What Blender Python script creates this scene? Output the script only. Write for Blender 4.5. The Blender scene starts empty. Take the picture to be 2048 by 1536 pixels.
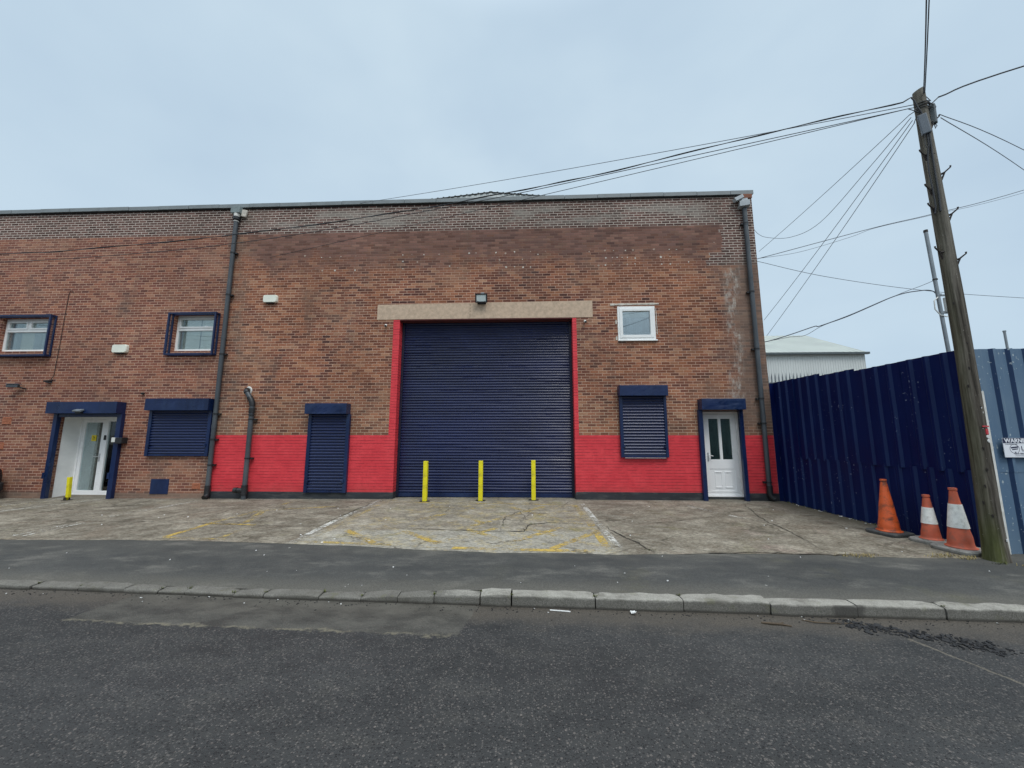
import bpy, bmesh, math, random
from mathutils import Vector, Matrix, noise as mnoise

random.seed(7)
SC = bpy.context.scene
COL = SC.collection
R = math.radians
PI = math.pi

# ------------------------------------------------------------------ camera
cam_d = bpy.data.cameras.new('camera')
cam = bpy.data.objects.new('camera', cam_d)
COL.objects.link(cam)
SC.camera = cam
cam_d.sensor_width = 36.0
cam_d.lens = 755.0 / 2048.0 * 36.0
cam_d.clip_start = 0.05
cam_d.clip_end = 6000
PITCH, YAW, ROLL = R(7.859), R(2.280), R(0.030)
cp, sp, cy_, sy_ = math.cos(PITCH), math.sin(PITCH), math.cos(YAW), math.sin(YAW)
fw = Vector((-sy_ * cp, cy_ * cp, sp))
rt = Vector((cy_, sy_, 0))
up = rt.cross(fw)
rt2 = math.cos(ROLL) * rt + math.sin(ROLL) * up
up2 = -math.sin(ROLL) * rt + math.cos(ROLL) * up
m = Matrix((rt2, up2, -fw)).transposed().to_4x4()
m.translation = Vector((0, 0, 1.75))
cam.matrix_world = m

# ------------------------------------------------------------------ view, world, sun
SC.view_settings.view_transform = 'Standard'
SC.view_settings.look = 'None'
SC.view_settings.exposure = 0.15
SC.view_settings.gamma = 1.0
SC.view_settings.use_curve_mapping = False
SC.render.engine = 'CYCLES'

SUN_DIR = Vector((0.40, -0.80, 1.30)).normalized()      # towards the sun, behind the viewer
sun_el = math.asin(SUN_DIR.z)
sun_rot = math.atan2(SUN_DIR.x, SUN_DIR.y)
world = bpy.data.worlds.new('World')
SC.world = world
world.use_nodes = True
wn = world.node_tree
wn.nodes.clear()


class NT:
    """small helper that writes shader nodes"""
    def __init__(self, tree):
        self.t = tree

    def node(self, kind, **props):
        n = self.t.nodes.new(kind)
        for k, v in props.items():
            setattr(n, k, v)
        return n

    def put(self, sock, v):
        if v is None:
            return
        if isinstance(v, bpy.types.NodeSocket):
            self.t.links.new(v, sock)
        elif isinstance(v, (tuple, list)):
            if sock.type == 'RGBA' and len(v) == 3:
                v = (*v, 1.0)
            sock.default_value = v
        else:
            sock.default_value = v

    def m(self, op, a, b=None, c=None, clamp=False):
        n = self.node('ShaderNodeMath', operation=op, use_clamp=clamp)
        self.put(n.inputs[0], a)
        self.put(n.inputs[1], b)
        if c is not None:
            self.put(n.inputs[2], c)
        return n.outputs[0]

    def add(self, a, b): return self.m('ADD', a, b)
    def sub(self, a, b): return self.m('SUBTRACT', a, b)
    def mul(self, a, b): return self.m('MULTIPLY', a, b)
    def inv(self, a): return self.m('SUBTRACT', 1.0, a)
    def gt(self, a, b): return self.m('GREATER_THAN', a, b)
    def lt(self, a, b): return self.m('LESS_THAN', a, b)

    def ss(self, a, b, x, lo=0.0, hi=1.0):
        n = self.node('ShaderNodeMapRange', interpolation_type='SMOOTHSTEP')
        self.put(n.inputs['Value'], x)
        self.put(n.inputs['From Min'], a)
        self.put(n.inputs['From Max'], b)
        self.put(n.inputs['To Min'], lo)
        self.put(n.inputs['To Max'], hi)
        return n.outputs[0]

    def band(self, a, b, x, soft):
        """1 between a and b"""
        return self.mul(self.ss(a - soft, a + soft, x), self.ss(b + soft, b - soft, x))

    def xyz(self, v):
        n = self.node('ShaderNodeSeparateXYZ')
        self.put(n.inputs[0], v)
        return n.outputs

    def vec(self, x, y, z):
        n = self.node('ShaderNodeCombineXYZ')
        for i, v in enumerate((x, y, z)):
            self.put(n.inputs[i], v)
        return n.outputs[0]

    def obj(self):
        return self.node('ShaderNodeTexCoord').outputs['Object']

    def scale(self, v, s):
        n = self.node('ShaderNodeMapping')
        self.put(n.inputs['Vector'], v)
        n.inputs['Scale'].default_value = s
        return n.outputs[0]

    def shift(self, v, s):
        n = self.node('ShaderNodeMapping')
        self.put(n.inputs['Vector'], v)
        n.inputs['Location'].default_value = s
        return n.outputs[0]

    def noise(self, v, s, detail=3.0, rough=0.55, dist=0.0):
        n = self.node('ShaderNodeTexNoise')
        self.put(n.inputs['Vector'], v)
        n.inputs['Scale'].default_value = s
        n.inputs['Detail'].default_value = detail
        n.inputs['Roughness'].default_value = rough
        n.inputs['Distortion'].default_value = dist
        return n.outputs['Fac']

    def voro(self, v, s, feature='F1', out='Distance', rnd=1.0):
        n = self.node('ShaderNodeTexVoronoi', feature=feature)
        self.put(n.inputs['Vector'], v)
        n.inputs['Scale'].default_value = s
        n.inputs['Randomness'].default_value = rnd
        return n.outputs[out]

    def white(self, v):
        n = self.node('ShaderNodeTexWhiteNoise', noise_dimensions='3D')
        self.put(n.inputs['Vector'], v)
        return n.outputs

    def ramp(self, f, stops, interp='LINEAR'):
        n = self.node('ShaderNodeValToRGB')
        e = n.color_ramp.elements
        n.color_ramp.interpolation = interp
        while len(e) < len(stops):
            e.new(0.5)
        for el, (p, c) in zip(e, stops):
            el.position = p
            el.color = (*c, 1.0)
        self.put(n.inputs[0], f)
        return n.outputs[0]

    def mix(self, f, a, b, mode='MIX'):
        n = self.node('ShaderNodeMix', data_type='RGBA', blend_type=mode)
        self.put(n.inputs[0], f)
        self.put(n.inputs[6], a)
        self.put(n.inputs[7], b)
        return n.outputs[2]

    def val(self, c, k):
        """colour times a value"""
        n = self.node('ShaderNodeVectorMath', operation='SCALE')
        self.put(n.inputs[0], c)
        self.put(n.inputs['Scale'], k)
        return n.outputs[0]

    def bump(self, h, strength=0.4, dist=0.01):
        n = self.node('ShaderNodeBump')
        n.inputs['Strength'].default_value = strength
        n.inputs['Distance'].default_value = dist
        self.put(n.inputs['Height'], h)
        return n.outputs[0]


W = NT(wn)
dirv = W.node('ShaderNodeTexCoord').outputs['Generated']
dx_, dy_, dz_ = W.xyz(dirv)
sky = W.node('ShaderNodeTexSky', sky_type='NISHITA')
sky.sun_disc = False
sky.sun_elevation = sun_el
sky.sun_rotation = sun_rot
sky.air_density = 1.0
sky.dust_density = 2.0
cl = W.noise(W.scale(dirv, (1.0, 1.0, 1.6)), 1.7, 4.0, 0.5, 0.3)
cl2 = W.noise(W.shift(W.scale(dirv, (1.0, 1.0, 1.8)), (3.1, 1.7, 0.4)), 4.2, 3.0, 0.5)
cf = W.add(W.mul(cl, 0.72), W.mul(cl2, 0.28))
cloud = W.ramp(cf, [(0.34, (4.62, 5.92, 7.18)), (0.50, (5.10, 6.42, 7.56)), (0.66, (5.62, 6.92, 7.92))])
# an overcast sky is brightest overhead and towards the veiled sun
lift = W.add(W.ss(0.78, 0.97, dz_, 0.0, 2.1), W.mul(W.ss(0.15, -0.6, dy_, 0.0, 0.75), W.ss(0.22, 0.62, dz_)))
cloud = W.val(cloud, W.inv(W.mul(W.ss(0.1, -0.4, dy_), W.ss(0.38, 0.12, dz_, 0.0, 0.45))))
cloud = W.mix(1.0, cloud, W.val((5.6, 5.75, 5.85), lift), 'ADD')
skyc = W.mix(0.92, sky.outputs[0], cloud)
bg = W.node('ShaderNodeBackground')
W.put(bg.inputs['Color'], skyc)
bg.inputs['Strength'].default_value = 0.1
wo = W.node('ShaderNodeOutputWorld')
wn.links.new(bg.outputs[0], wo.inputs['Surface'])

sun_d = bpy.data.lights.new('sun', 'SUN')
sun_d.energy = 1.2
sun_d.angle = R(22)
sun_d.color = (1.0, 0.965, 0.92)
sun = bpy.data.objects.new('sun', sun_d)
COL.objects.link(sun)
sun.rotation_euler = SUN_DIR.to_track_quat('Z', 'Y').to_euler()
sun.location = (4, -8, 20)


# ------------------------------------------------------------------ mesh helpers
class MB:
    def __init__(self):
        self.v, self.f, self.mi = [], [], []

    def face(self, pts, mi=0):
        i = len(self.v)
        self.v += [tuple(p) for p in pts]
        self.f.append(tuple(range(i, i + len(pts))))
        self.mi.append(mi)

    def box(self, x0, x1, y0, y1, z0, z1, mi=0):
        i = len(self.v)
        self.v += [(x, y, z) for x in (x0, x1) for y in (y0, y1) for z in (z0, z1)]
        for q in ((0, 1, 3, 2), (4, 6, 7, 5), (0, 4, 5, 1), (2, 3, 7, 6), (0, 2, 6, 4), (1, 5, 7, 3)):
            self.f.append(tuple(i + k for k in q))
            self.mi.append(mi)
        return self

    def cbox(self, c, s, rot=None, mi=0):
        """box of size s about c, turned by rot"""
        i = len(self.v)
        c = Vector(c)
        for x in (-.5, .5):
            for y in (-.5, .5):
                for z in (-.5, .5):
                    p = Vector((x * s[0], y * s[1], z * s[2]))
                    if rot is not None:
                        p = rot @ p
                    self.v.append(tuple(c + p))
        for q in ((0, 1, 3, 2), (4, 6, 7, 5), (0, 4, 5, 1), (2, 3, 7, 6), (0, 2, 6, 4), (1, 5, 7, 3)):
            self.f.append(tuple(i + k for k in q))
            self.mi.append(mi)
        return self

    def tube(self, path, r, seg=10, mi=0, cap=True):
        P = [Vector(p) for p in path]
        rr = r if isinstance(r, (list, tuple)) else [r] * len(P)
        i0 = len(self.v)
        u = None
        for k, p in enumerate(P):
            a = P[max(k - 1, 0)]
            b = P[min(k + 1, len(P) - 1)]
            t = (b - a).normalized()
            if u is None:
                u = t.orthogonal().normalized()
            u = (u - t * u.dot(t))
            u = u.normalized() if u.length > 1e-6 else t.orthogonal().normalized()
            w = t.cross(u)
            for s in range(seg):
                an = 2 * PI * s / seg
                self.v.append(tuple(p + (u * math.cos(an) + w * math.sin(an)) * rr[k]))
        for k in range(len(P) - 1):
            for s in range(seg):
                a = i0 + k * seg + s
                b = i0 + k * seg + (s + 1) % seg
                self.f.append((a, b, b + seg, a + seg))
                self.mi.append(mi)
        if cap:
            self.f.append(tuple(i0 + s for s in reversed(range(seg))))
            self.mi.append(mi)
            e = i0 + (len(P) - 1) * seg
            self.f.append(tuple(e + s for s in range(seg)))
            self.mi.append(mi)
        return self

    def lathe(self, prof, seg=24, c=(0, 0, 0), mi=0, wob=0.0, shift=None):
        i0 = len(self.v)
        for k, (r, z) in enumerate(prof):
            for s in range(seg):
                a = 2 * PI * s / seg
                rr = r
                if wob:
                    rr = r * (1 + wob * mnoise.noise(Vector((math.cos(a) * 1.7, math.sin(a) * 1.7, z * 1.3))))
                ox, oy = shift(z) if shift else (0, 0)
                self.v.append((c[0] + ox + rr * math.cos(a), c[1] + oy + rr * math.sin(a), c[2] + z))
        for k in range(len(prof) - 1):
            for s in range(seg):
                a = i0 + k * seg + s
                b = i0 + k * seg + (s + 1) % seg
                self.f.append((a, b, b + seg, a + seg))
                self.mi.append(mi)
        self.f.append(tuple(i0 + s for s in reversed(range(seg))))
        self.mi.append(mi)
        e = i0 + (len(prof) - 1) * seg
        self.f.append(tuple(e + s for s in range(seg)))
        self.mi.append(mi)
        return self

    def grid(self, fn, nu, nv, mi=0):
        i0 = len(self.v)
        for a in range(nu + 1):
            for b in range(nv + 1):
                self.v.append(tuple(fn(a / nu, b / nv)))
        for a in range(nu):
            for b in range(nv):
                p = i0 + a * (nv + 1) + b
                self.f.append((p, p + nv + 1, p + nv + 2, p + 1))
                self.mi.append(mi)
        return self

    def build(self, name, mats, parent=None, bevel=0.0, smooth=False, merge=False, angle=35):
        me = bpy.data.meshes.new(name)
        me.from_pydata(self.v, [], self.f)
        if not isinstance(mats, (list, tuple)):
            mats = [mats]
        for mm in mats:
            me.materials.append(mm)
        me.polygons.foreach_set('material_index', self.mi)
        bm = bmesh.new()
        bm.from_mesh(me)
        if merge:
            bmesh.ops.remove_doubles(bm, verts=bm.verts, dist=1e-5)
        bmesh.ops.recalc_face_normals(bm, faces=bm.faces)
        bm.to_mesh(me)
        bm.free()
        if smooth:
            me.polygons.foreach_set('use_smooth', [True] * len(me.polygons))
            me.set_sharp_from_angle(angle=R(angle))
        o = bpy.data.objects.new(name, me)
        COL.objects.link(o)
        if bevel:
            b = o.modifiers.new('bevel', 'BEVEL')
            b.width = bevel
            b.segments = 2
            b.limit_method = 'ANGLE'
            b.angle_limit = R(40)
        if parent is not None:
            o.parent = parent
            if parent.type == 'EMPTY' and parent.get('worldverts'):
                o.location = -parent.location
        return o


def tag(o, label=None, cat=None, group=None, kind=None):
    if label:
        o['label'] = label
    if cat:
        o['category'] = cat
    if group:
        o['group'] = group
    if kind:
        o['kind'] = kind
    return o


def thing(name, label, cat, loc, rz=0.0, group=None, world_verts=False):
    o = bpy.data.objects.new(name, None)
    COL.objects.link(o)
    o.empty_display_size = 0.2
    o.location = loc
    o.rotation_euler = (0, 0, rz)
    if world_verts:
        o['worldverts'] = True
    return tag(o, label, cat, group)


def struct(o):
    o['kind'] = 'structure'
    return o


def dup(root, loc, rz=0.0, label=None):
    r = root.copy()
    COL.objects.link(r)
    r.location = loc
    r.rotation_euler = (0, 0, rz)
    if label:
        r['label'] = label
    for ch in list(root.children):
        c = ch.copy()
        COL.objects.link(c)
        c.parent = r
        for g in list(ch.children):
            d = g.copy()
            COL.objects.link(d)
            d.parent = c
    return r


# ------------------------------------------------------------------ materials
def newmat(name):
    mt = bpy.data.materials.new(name)
    mt.use_nodes = True
    nt = mt.node_tree
    nt.nodes.clear()
    t = NT(nt)
    out = t.node('ShaderNodeOutputMaterial')
    return mt, t, out


def principled(t, out, color, rough=0.6, metal=0.0, normal=None, spec=0.5):
    p = t.node('ShaderNodeBsdfPrincipled')
    t.put(p.inputs['Base Color'], color)
    t.put(p.inputs['Roughness'], rough)
    t.put(p.inputs['Metallic'], metal)
    t.put(p.inputs['Specular IOR Level'], spec)
    if normal is not None:
        t.put(p.inputs['Normal'], normal)
    t.t.links.new(p.outputs[0], out.inputs['Surface'])
    return p


def simple(name, color, rough=0.6, metal=0.0, var=0.25, nscale=6.0, bump=0.0, stretch=(1, 1, 1), dirt=None, dirt_amt=0.0, spec=0.5):
    """painted / moulded surface with tone variation, optional dirt"""
    mt, t, out = newmat(name)
    v = t.scale(t.obj(), stretch)
    n = t.noise(v, nscale, 5.0, 0.6)
    c = t.val(color, t.ss(0.25, 0.75, n, 1 - var, 1 + var))
    if dirt is not None:
        d = t.noise(t.shift(v, (4.3, 2.2, 7.7)), nscale * 1.7, 6.0, 0.65)
        c = t.mix(t.mul(t.ss(0.48, 0.68, d), dirt_amt), c, dirt)
    nb = None
    if bump:
        nb = t.bump(t.noise(v, nscale * 8, 4.0), bump, 0.004)
    rr = t.ss(0.3, 0.7, n, max(rough - 0.08, 0.02), min(rough + 0.1, 1))
    principled(t, out, c, rr, metal, nb, spec)
    return mt


def glass(name, tint, refl=1.0):
    mt, t, out = newmat(name)
    tr = t.node('ShaderNodeBsdfTransparent')
    t.put(tr.inputs[0], tint)
    gl = t.node('ShaderNodeBsdfGlossy')
    gl.inputs['Roughness'].default_value = 0.02
    t.put(gl.inputs[0], (0.9, 0.95, 0.95))
    fr = t.node('ShaderNodeFresnel')
    fr.inputs[0].default_value = 1.5
    wob = t.bump(t.noise(t.obj(), 1.3, 1.0), 0.08, 0.02)
    t.put(gl.inputs['Normal'], wob)
    mx = t.node('ShaderNodeMixShader')
    t.put(mx.inputs[0], t.m('MULTIPLY', t.add(fr.outputs[0], 0.05), refl, clamp=True))
    t.t.links.new(tr.outputs[0], mx.inputs[1])
    t.t.links.new(gl.outputs[0], mx.inputs[2])
    t.t.links.new(mx.outputs[0], out.inputs['Surface'])
    return mt


def brick_material():
    mt, t, out = newmat('brickwork')
    o = t.obj()
    x, y, z = t.xyz(o)
    wob = t.sub(t.noise(o, 2.2, 3.0), 0.5)
    u = t.add(x, y)
    zc = t.add(t.sub(z, 0.05), t.mul(wob, 0.006))
    row = t.m('FLOOR', t.m('DIVIDE', zc, 0.075))
    fz = t.m('FRACT', t.m('DIVIDE', zc, 0.075))
    odd = t.m('MODULO', t.add(row, 400.0), 2.0)
    rj = t.white(t.vec(row, 3.7, 1.1))[0]
    uu = t.m('DIVIDE', t.add(t.add(u, t.mul(odd, 0.1125)), t.mul(rj, 0.03)), 0.225)
    colm = t.m('FLOOR', uu)
    fx = t.m('FRACT', uu)
    ddx = t.mul(t.m('MINIMUM', fx, t.inv(fx)), 0.225)
    ddz = t.mul(t.m('MINIMUM', fz, t.inv(fz)), 0.075)
    edge = t.add(t.m('MINIMUM', ddx, ddz), t.mul(t.sub(t.noise(o, 45.0, 2.0), 0.5), 0.004))
    rnd = t.white(t.vec(colm, row, 0.5))
    r1 = rnd[0]
    r2 = t.white(t.vec(colm, row, 9.5))[0]
    zr = t.add(t.mul(row, 0.075), 0.05)
    big = t.noise(o, 0.55, 4.0, 0.6)
    mid = t.noise(t.shift(o, (9, 3, 5)), 1.6, 5.0, 0.65)
    # zones of the wall
    top = t.gt(zr, 7.62)
    step = t.sub(t.sub(5.52, t.mul(t.lt(zr, 6.78), 0.42)), t.mul(rj, 0.16))
    corner = t.mul(t.gt(x, step), t.gt(zr, 6.42))
    zoneA = t.m('MAXIMUM', top, corner)
    rside = t.ss(-8.7, -7.6, x, 0.16, 1.0)
    zoneB = t.mul(t.ss(6.15, 7.15, t.add(z, t.mul(t.sub(mid, 0.5), 2.4))), rside)
    # bricks
    brick = t.ramp(r1, [(0.0, (0.082, 0.036, 0.032)), (0.22, (0.150, 0.056, 0.040)), (0.45, (0.220, 0.083, 0.053)),
                        (0.68, (0.295, 0.116, 0.068)), (0.86, (0.365, 0.158, 0.088)), (1.0, (0.41, 0.225, 0.140))])
    face = t.noise(o, 28.0, 4.0, 0.7)
    brick = t.val(brick, t.mul(t.ss(0.2, 0.8, face, 0.72, 1.28), t.add(0.86, t.mul(t.white(t.vec(row, colm, 4.2))[0], 0.30))))
    warm = t.ss(0.42, 0.62, t.noise(t.shift(o, (2, 8, 1)), 0.8, 3.0))
    leftu = t.ss(-8.45, -8.6, x)
    brick = t.mix(t.mul(t.mul(warm, 0.28), t.inv(leftu)), brick, t.val((0.38, 0.150, 0.068), t.add(0.72, t.mul(r2, 0.5))))
    brick = t.mix(t.mul(leftu, 0.40), brick, t.val((0.27, 0.105, 0.074), t.add(0.7, t.mul(r2, 0.6))))
    brick = t.mix(t.mul(zoneB, 0.74), brick, t.val((0.205, 0.118, 0.098), t.add(0.62, t.mul(r2, 0.72))))
    brickA = t.val((0.125, 0.068, 0.056), t.add(0.6, t.mul(r1, 0.9)))
    brick = t.mix(zoneA, brick, brickA)
    low = t.mul(t.ss(3.4, 2.2, z), t.inv(leftu))
    brick = t.mix(t.mul(low, 0.30), brick, t.val((0.30, 0.155, 0.095), t.add(0.62, t.mul(r2, 0.75))))
    # mortar
    mort = t.mix(t.ss(0.35, 0.65, mid), (0.54, 0.335, 0.24), (0.68, 0.46, 0.345))
    mort = t.mix(t.mul(zoneB, 0.9), mort, (0.155, 0.095, 0.078))
    mort = t.mix(zoneA, mort, (0.60, 0.52, 0.45))
    mort = t.mix(t.mul(low, 0.5), mort, (0.58, 0.46, 0.33))
    hw = t.add(0.0055, t.mul(zoneA, 0.0026))
    mask = t.ss(t.sub(hw, 0.0015), t.add(hw, 0.002), edge)     # 1 on brick
    col = t.mix(mask, mort, brick)
    # weathering with shapes of its own
    wash = t.mul(t.ss(0.50, 0.70, t.noise(t.scale(t.shift(o, (1, 5, 2)), (0.7, 1, 1.5)), 1.1, 5.0, 0.7)), t.mul(t.inv(zoneA), t.inv(zoneB)))
    col = t.mix(t.mul(wash, 0.36), col, (0.40, 0.255, 0.175))
    soot = t.ss(0.52, 0.72, t.noise(t.scale(t.shift(o, (7, 5, 3)), (1.2, 1, 0.55)), 0.9, 6.0, 0.65))
    col = t.mix(t.mul(soot, 0.42), col, (0.155, 0.118, 0.095))
    lich = t.mul(t.mul(t.band(7.75, 8.3, z, 0.12), t.band(-7.6, 5.4, x, 0.7)), t.ss(0.42, 0.58, t.noise(t.scale(o, (0.5, 1, 1.5)), 1.5, 5.0, 0.7)))
    col = t.mix(t.mul(lich, 0.62), col, (0.34, 0.315, 0.275))
    # grey damp and white salts beside the corner downpipe
    damp = t.mul(t.ss(5.05, 5.75, t.add(x, t.mul(t.sub(mid, 0.5), 1.1))), t.band(1.9, 6.55, z, 0.35))
    col = t.mix(t.mul(damp, 0.66), col, t.mix(mask, (0.10, 0.085, 0.072), (0.185, 0.145, 0.118)))
    salt = t.mul(t.mul(t.band(5.38, 5.78, t.add(x, t.mul(t.sub(z, 4.5), -0.035)), 0.09), t.band(2.6, 6.5, z, 0.35)),
                 t.ss(0.42, 0.66, t.noise(t.scale(o, (5.5, 1, 2.2)), 1.6, 5.0, 0.75)))
    col = t.mix(t.mul(t.mul(salt, t.ss(0.40, 0.56, t.noise(t.scale(o, (1.5, 1, 1.0)), 1.3, 4.0, 0.6))), t.add(0.45, t.mul(t.ss(0.0, 0.018, ddz), 0.3))), col, (0.56, 0.52, 0.46))
    pipe = t.mul(t.band(-8.75, -7.95, t.add(x, t.mul(t.sub(mid, 0.5), 0.5)), 0.15), t.ss(0.4, 0.6, mid))
    col = t.mix(t.mul(pipe, 0.40), col, (0.17, 0.145, 0.115))
    foot = t.mul(t.ss(0.27, 0.20, z), leftu)
    col = t.mix(t.mul(foot, 0.6), col, t.mix(mask, (0.13, 0.11, 0.09), (0.25, 0.205, 0.16)))
    col = t.val(col, t.ss(0.25, 0.75, big, 0.76, 1.06))
    # red paint
    zp = t.add(z, t.mul(t.sub(t.noise(o, 9.0, 2.0), 0.5), 0.014))
    p1 = t.mul(t.mul(t.lt(zp, 1.776), t.gt(t.add(x, t.mul(wob, 0.02)), -8.52)), t.lt(y, 10.104))
    xp = t.add(x, t.mul(t.sub(t.noise(t.shift(o, (5, 5, 5)), 9.0, 2.0), 0.5), 0.012))
    p2 = t.mul(t.band(-3.725, 1.368, xp, 0.003), t.lt(z, 4.975))
    paint = t.m('MAXIMUM', p1, p2)
    pv = t.noise(o, 3.0, 6.0, 0.7)
    red = t.mix(t.ss(0.35, 0.7, pv), (0.66, 0.046, 0.060), (0.77, 0.066, 0.080))
    red = t.mix(t.mul(t.mul(t.ss(0.012, 0.004, ddz), t.ss(0.40, 0.52, t.noise(t.scale(o, (1.2, 1, 6)), 2.5, 4.0, 0.7))), 0.75), red, (0.23, 0.016, 0.024))
    red = t.mix(t.mul(t.inv(t.ss(0.0, 0.006, edge)), 0.3), red, (0.45, 0.034, 0.045))
    scuff = t.ss(0.66, 0.72, t.noise(t.shift(o, (3, 3, 9)), 5.0, 8.0, 0.75))
    red = t.mix(t.mul(scuff, 0.35), red, (0.30, 0.05, 0.05))
    splash = t.ss(0.62, 0.22, t.add(z, t.mul(t.sub(t.noise(t.scale(o, (1, 1, 0.4)), 4.0, 6.0, 0.7), 0.5), 0.7)))
    red = t.mix(t.mul(splash, 0.30), red, (0.30, 0.065, 0.055))
    red = t.mix(t.mul(t.ss(0.60, 0.75, t.noise(t.scale(t.shift(o, (2, 6, 8)), (3.0, 1, 0.25)), 1.4, 5.0, 0.7)), 0.22), red, (0.42, 0.045, 0.05))
    col = t.mix(paint, col, red)
    h = t.add(t.mul(t.ss(0.0, 0.009, edge), 1.0), t.mul(face, 0.5))
    nb = t.bump(h, 0.55, 0.005)
    rough = t.sub(0.93, t.mul(paint, 0.38))
    principled(t, out, col, rough, 0.0, nb, 0.3)
    return mt


def concrete_material():
    mt, t, out = newmat('weathered_concrete')
    o = t.obj()
    x, y, z = t.xyz(o)
    a = t.noise(o, 0.8, 6.0, 0.65)
    b = t.noise(t.scale(o, (1.0, 1.25, 1)), 2.6, 8.0, 0.78)
    g = t.noise(o, 55.0, 4.0, 0.75)
    fine = t.noise(t.scale(o, (0.7, 1.5, 1)), 22.0, 6.0, 0.8)
    col = t.ramp(b, [(0.32, (0.098, 0.082, 0.061)), (0.45, (0.180, 0.157, 0.120)), (0.55, (0.250, 0.224, 0.176)), (0.68, (0.37, 0.338, 0.275))])
    col = t.val(col, t.ss(0.2, 0.8, a, 0.74, 1.2))
    # bay in front of the shutter: paler, older screed with brown and green growth
    bay = t.mul(t.band(-3.65, 1.3, t.add(x, t.mul(t.sub(b, 0.5), 0.7)), 0.16), t.ss(5.4, 5.6, y))
    col = t.mix(t.mul(bay, 0.30), col, t.val((0.44, 0.40, 0.325), t.ss(0.25, 0.75, b, 0.6, 1.3)))
    patch = t.mul(bay, t.ss(6.95, 6.65, t.add(y, t.mul(t.sub(a, 0.5), 0.35))))
    col = t.mix(t.mul(patch, 0.34), col, t.val((0.40, 0.40, 0.355), t.ss(0.25, 0.75, g, 0.85, 1.15)))
    rust = t.mul(t.ss(0.50, 0.66, t.noise(t.shift(t.scale(o, (1, 1.5, 1)), (2, 6, 0)), 1.5, 6.0, 0.7)), t.sub(1.0, t.mul(patch, 0.5)))
    col = t.mix(t.mul(rust, 0.55), col, (0.195, 0.152, 0.112))
    moss = t.ss(0.56, 0.70, t.noise(t.shift(o, (8, 1, 0)), 1.3, 7.0, 0.72))
    col = t.mix(t.mul(moss, t.add(0.34, t.mul(bay, 0.36))), col, (0.205, 0.188, 0.090))
    yel = t.mul(bay, t.ss(0.50, 0.64, t.noise(t.shift(o, (4, 4, 3)), 3.1, 8.0, 0.8)))
    col = t.mix(t.mul(yel, 0.42), col, (0.46, 0.35, 0.125))
    pink = t.mul(t.ss(0.55, 0.7, t.noise(t.shift(o, (3, 9, 0)), 1.1, 6.0, 0.7)), t.ss(2.2, 3.4, x))
    col = t.mix(t.mul(pink, 0.35), col, (0.40, 0.305, 0.26))
    # brushed grooves across
    groove = t.ss(0.35, 0.65, fine)
    col = t.val(col, t.add(0.56, t.mul(groove, 0.86)))
    agg = t.ss(0.57, 0.68, g)
    col = t.mix(t.mul(agg, 0.40), col, (0.56, 0.52, 0.44))
    vn = t.node('ShaderNodeTexVoronoi', feature='DISTANCE_TO_EDGE')
    wv = t.node('ShaderNodeVectorMath', operation='ADD')
    t.put(wv.inputs[0], o)
    t.put(wv.inputs[1], t.val(t.vec(t.noise(o, 2.3, 4.0), t.noise(t.shift(o, (7, 7, 0)), 2.3, 4.0), 0.0), 0.7))
    t.put(vn.inputs['Vector'], wv.outputs[0])
    vn.inputs['Scale'].default_value = 0.75
    hair = t.mul(t.ss(0.022, 0.004, vn.outputs['Distance']), t.ss(0.46, 0.58, t.noise(t.shift(o, (1, 9, 0)), 0.9, 3.0)))
    col = t.mix(t.mul(hair, 0.7), col, (0.075, 0.065, 0.048))
    dk = t.ss(0.66, 0.74, t.noise(t.shift(o, (1, 1, 6)), 16.0, 5.0, 0.7))
    col = t.mix(t.mul(dk, 0.45), col, (0.10, 0.088, 0.07))
    # darker tone along the steel fence foot and at the building foot
    fence = t.mul(t.ss(5.75, 6.3, t.add(x, t.mul(t.sub(b, 0.5), 0.5))), t.ss(6.6, 8.0, y))
    col = t.mix(t.mul(fence, 0.72), col, (0.10, 0.088, 0.058))
    wallf = t.ss(9.75, 10.1, t.add(y, t.mul(t.sub(b, 0.5), 0.5)))
    col = t.mix(t.mul(wallf, 0.35), col, (0.16, 0.15, 0.125))
    h = t.add(t.mul(fine, 0.7), t.mul(g, 0.6))
    principled(t, out, col, 0.92, 0, t.bump(h, 0.5, 0.008), 0.25)
    return mt


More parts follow.
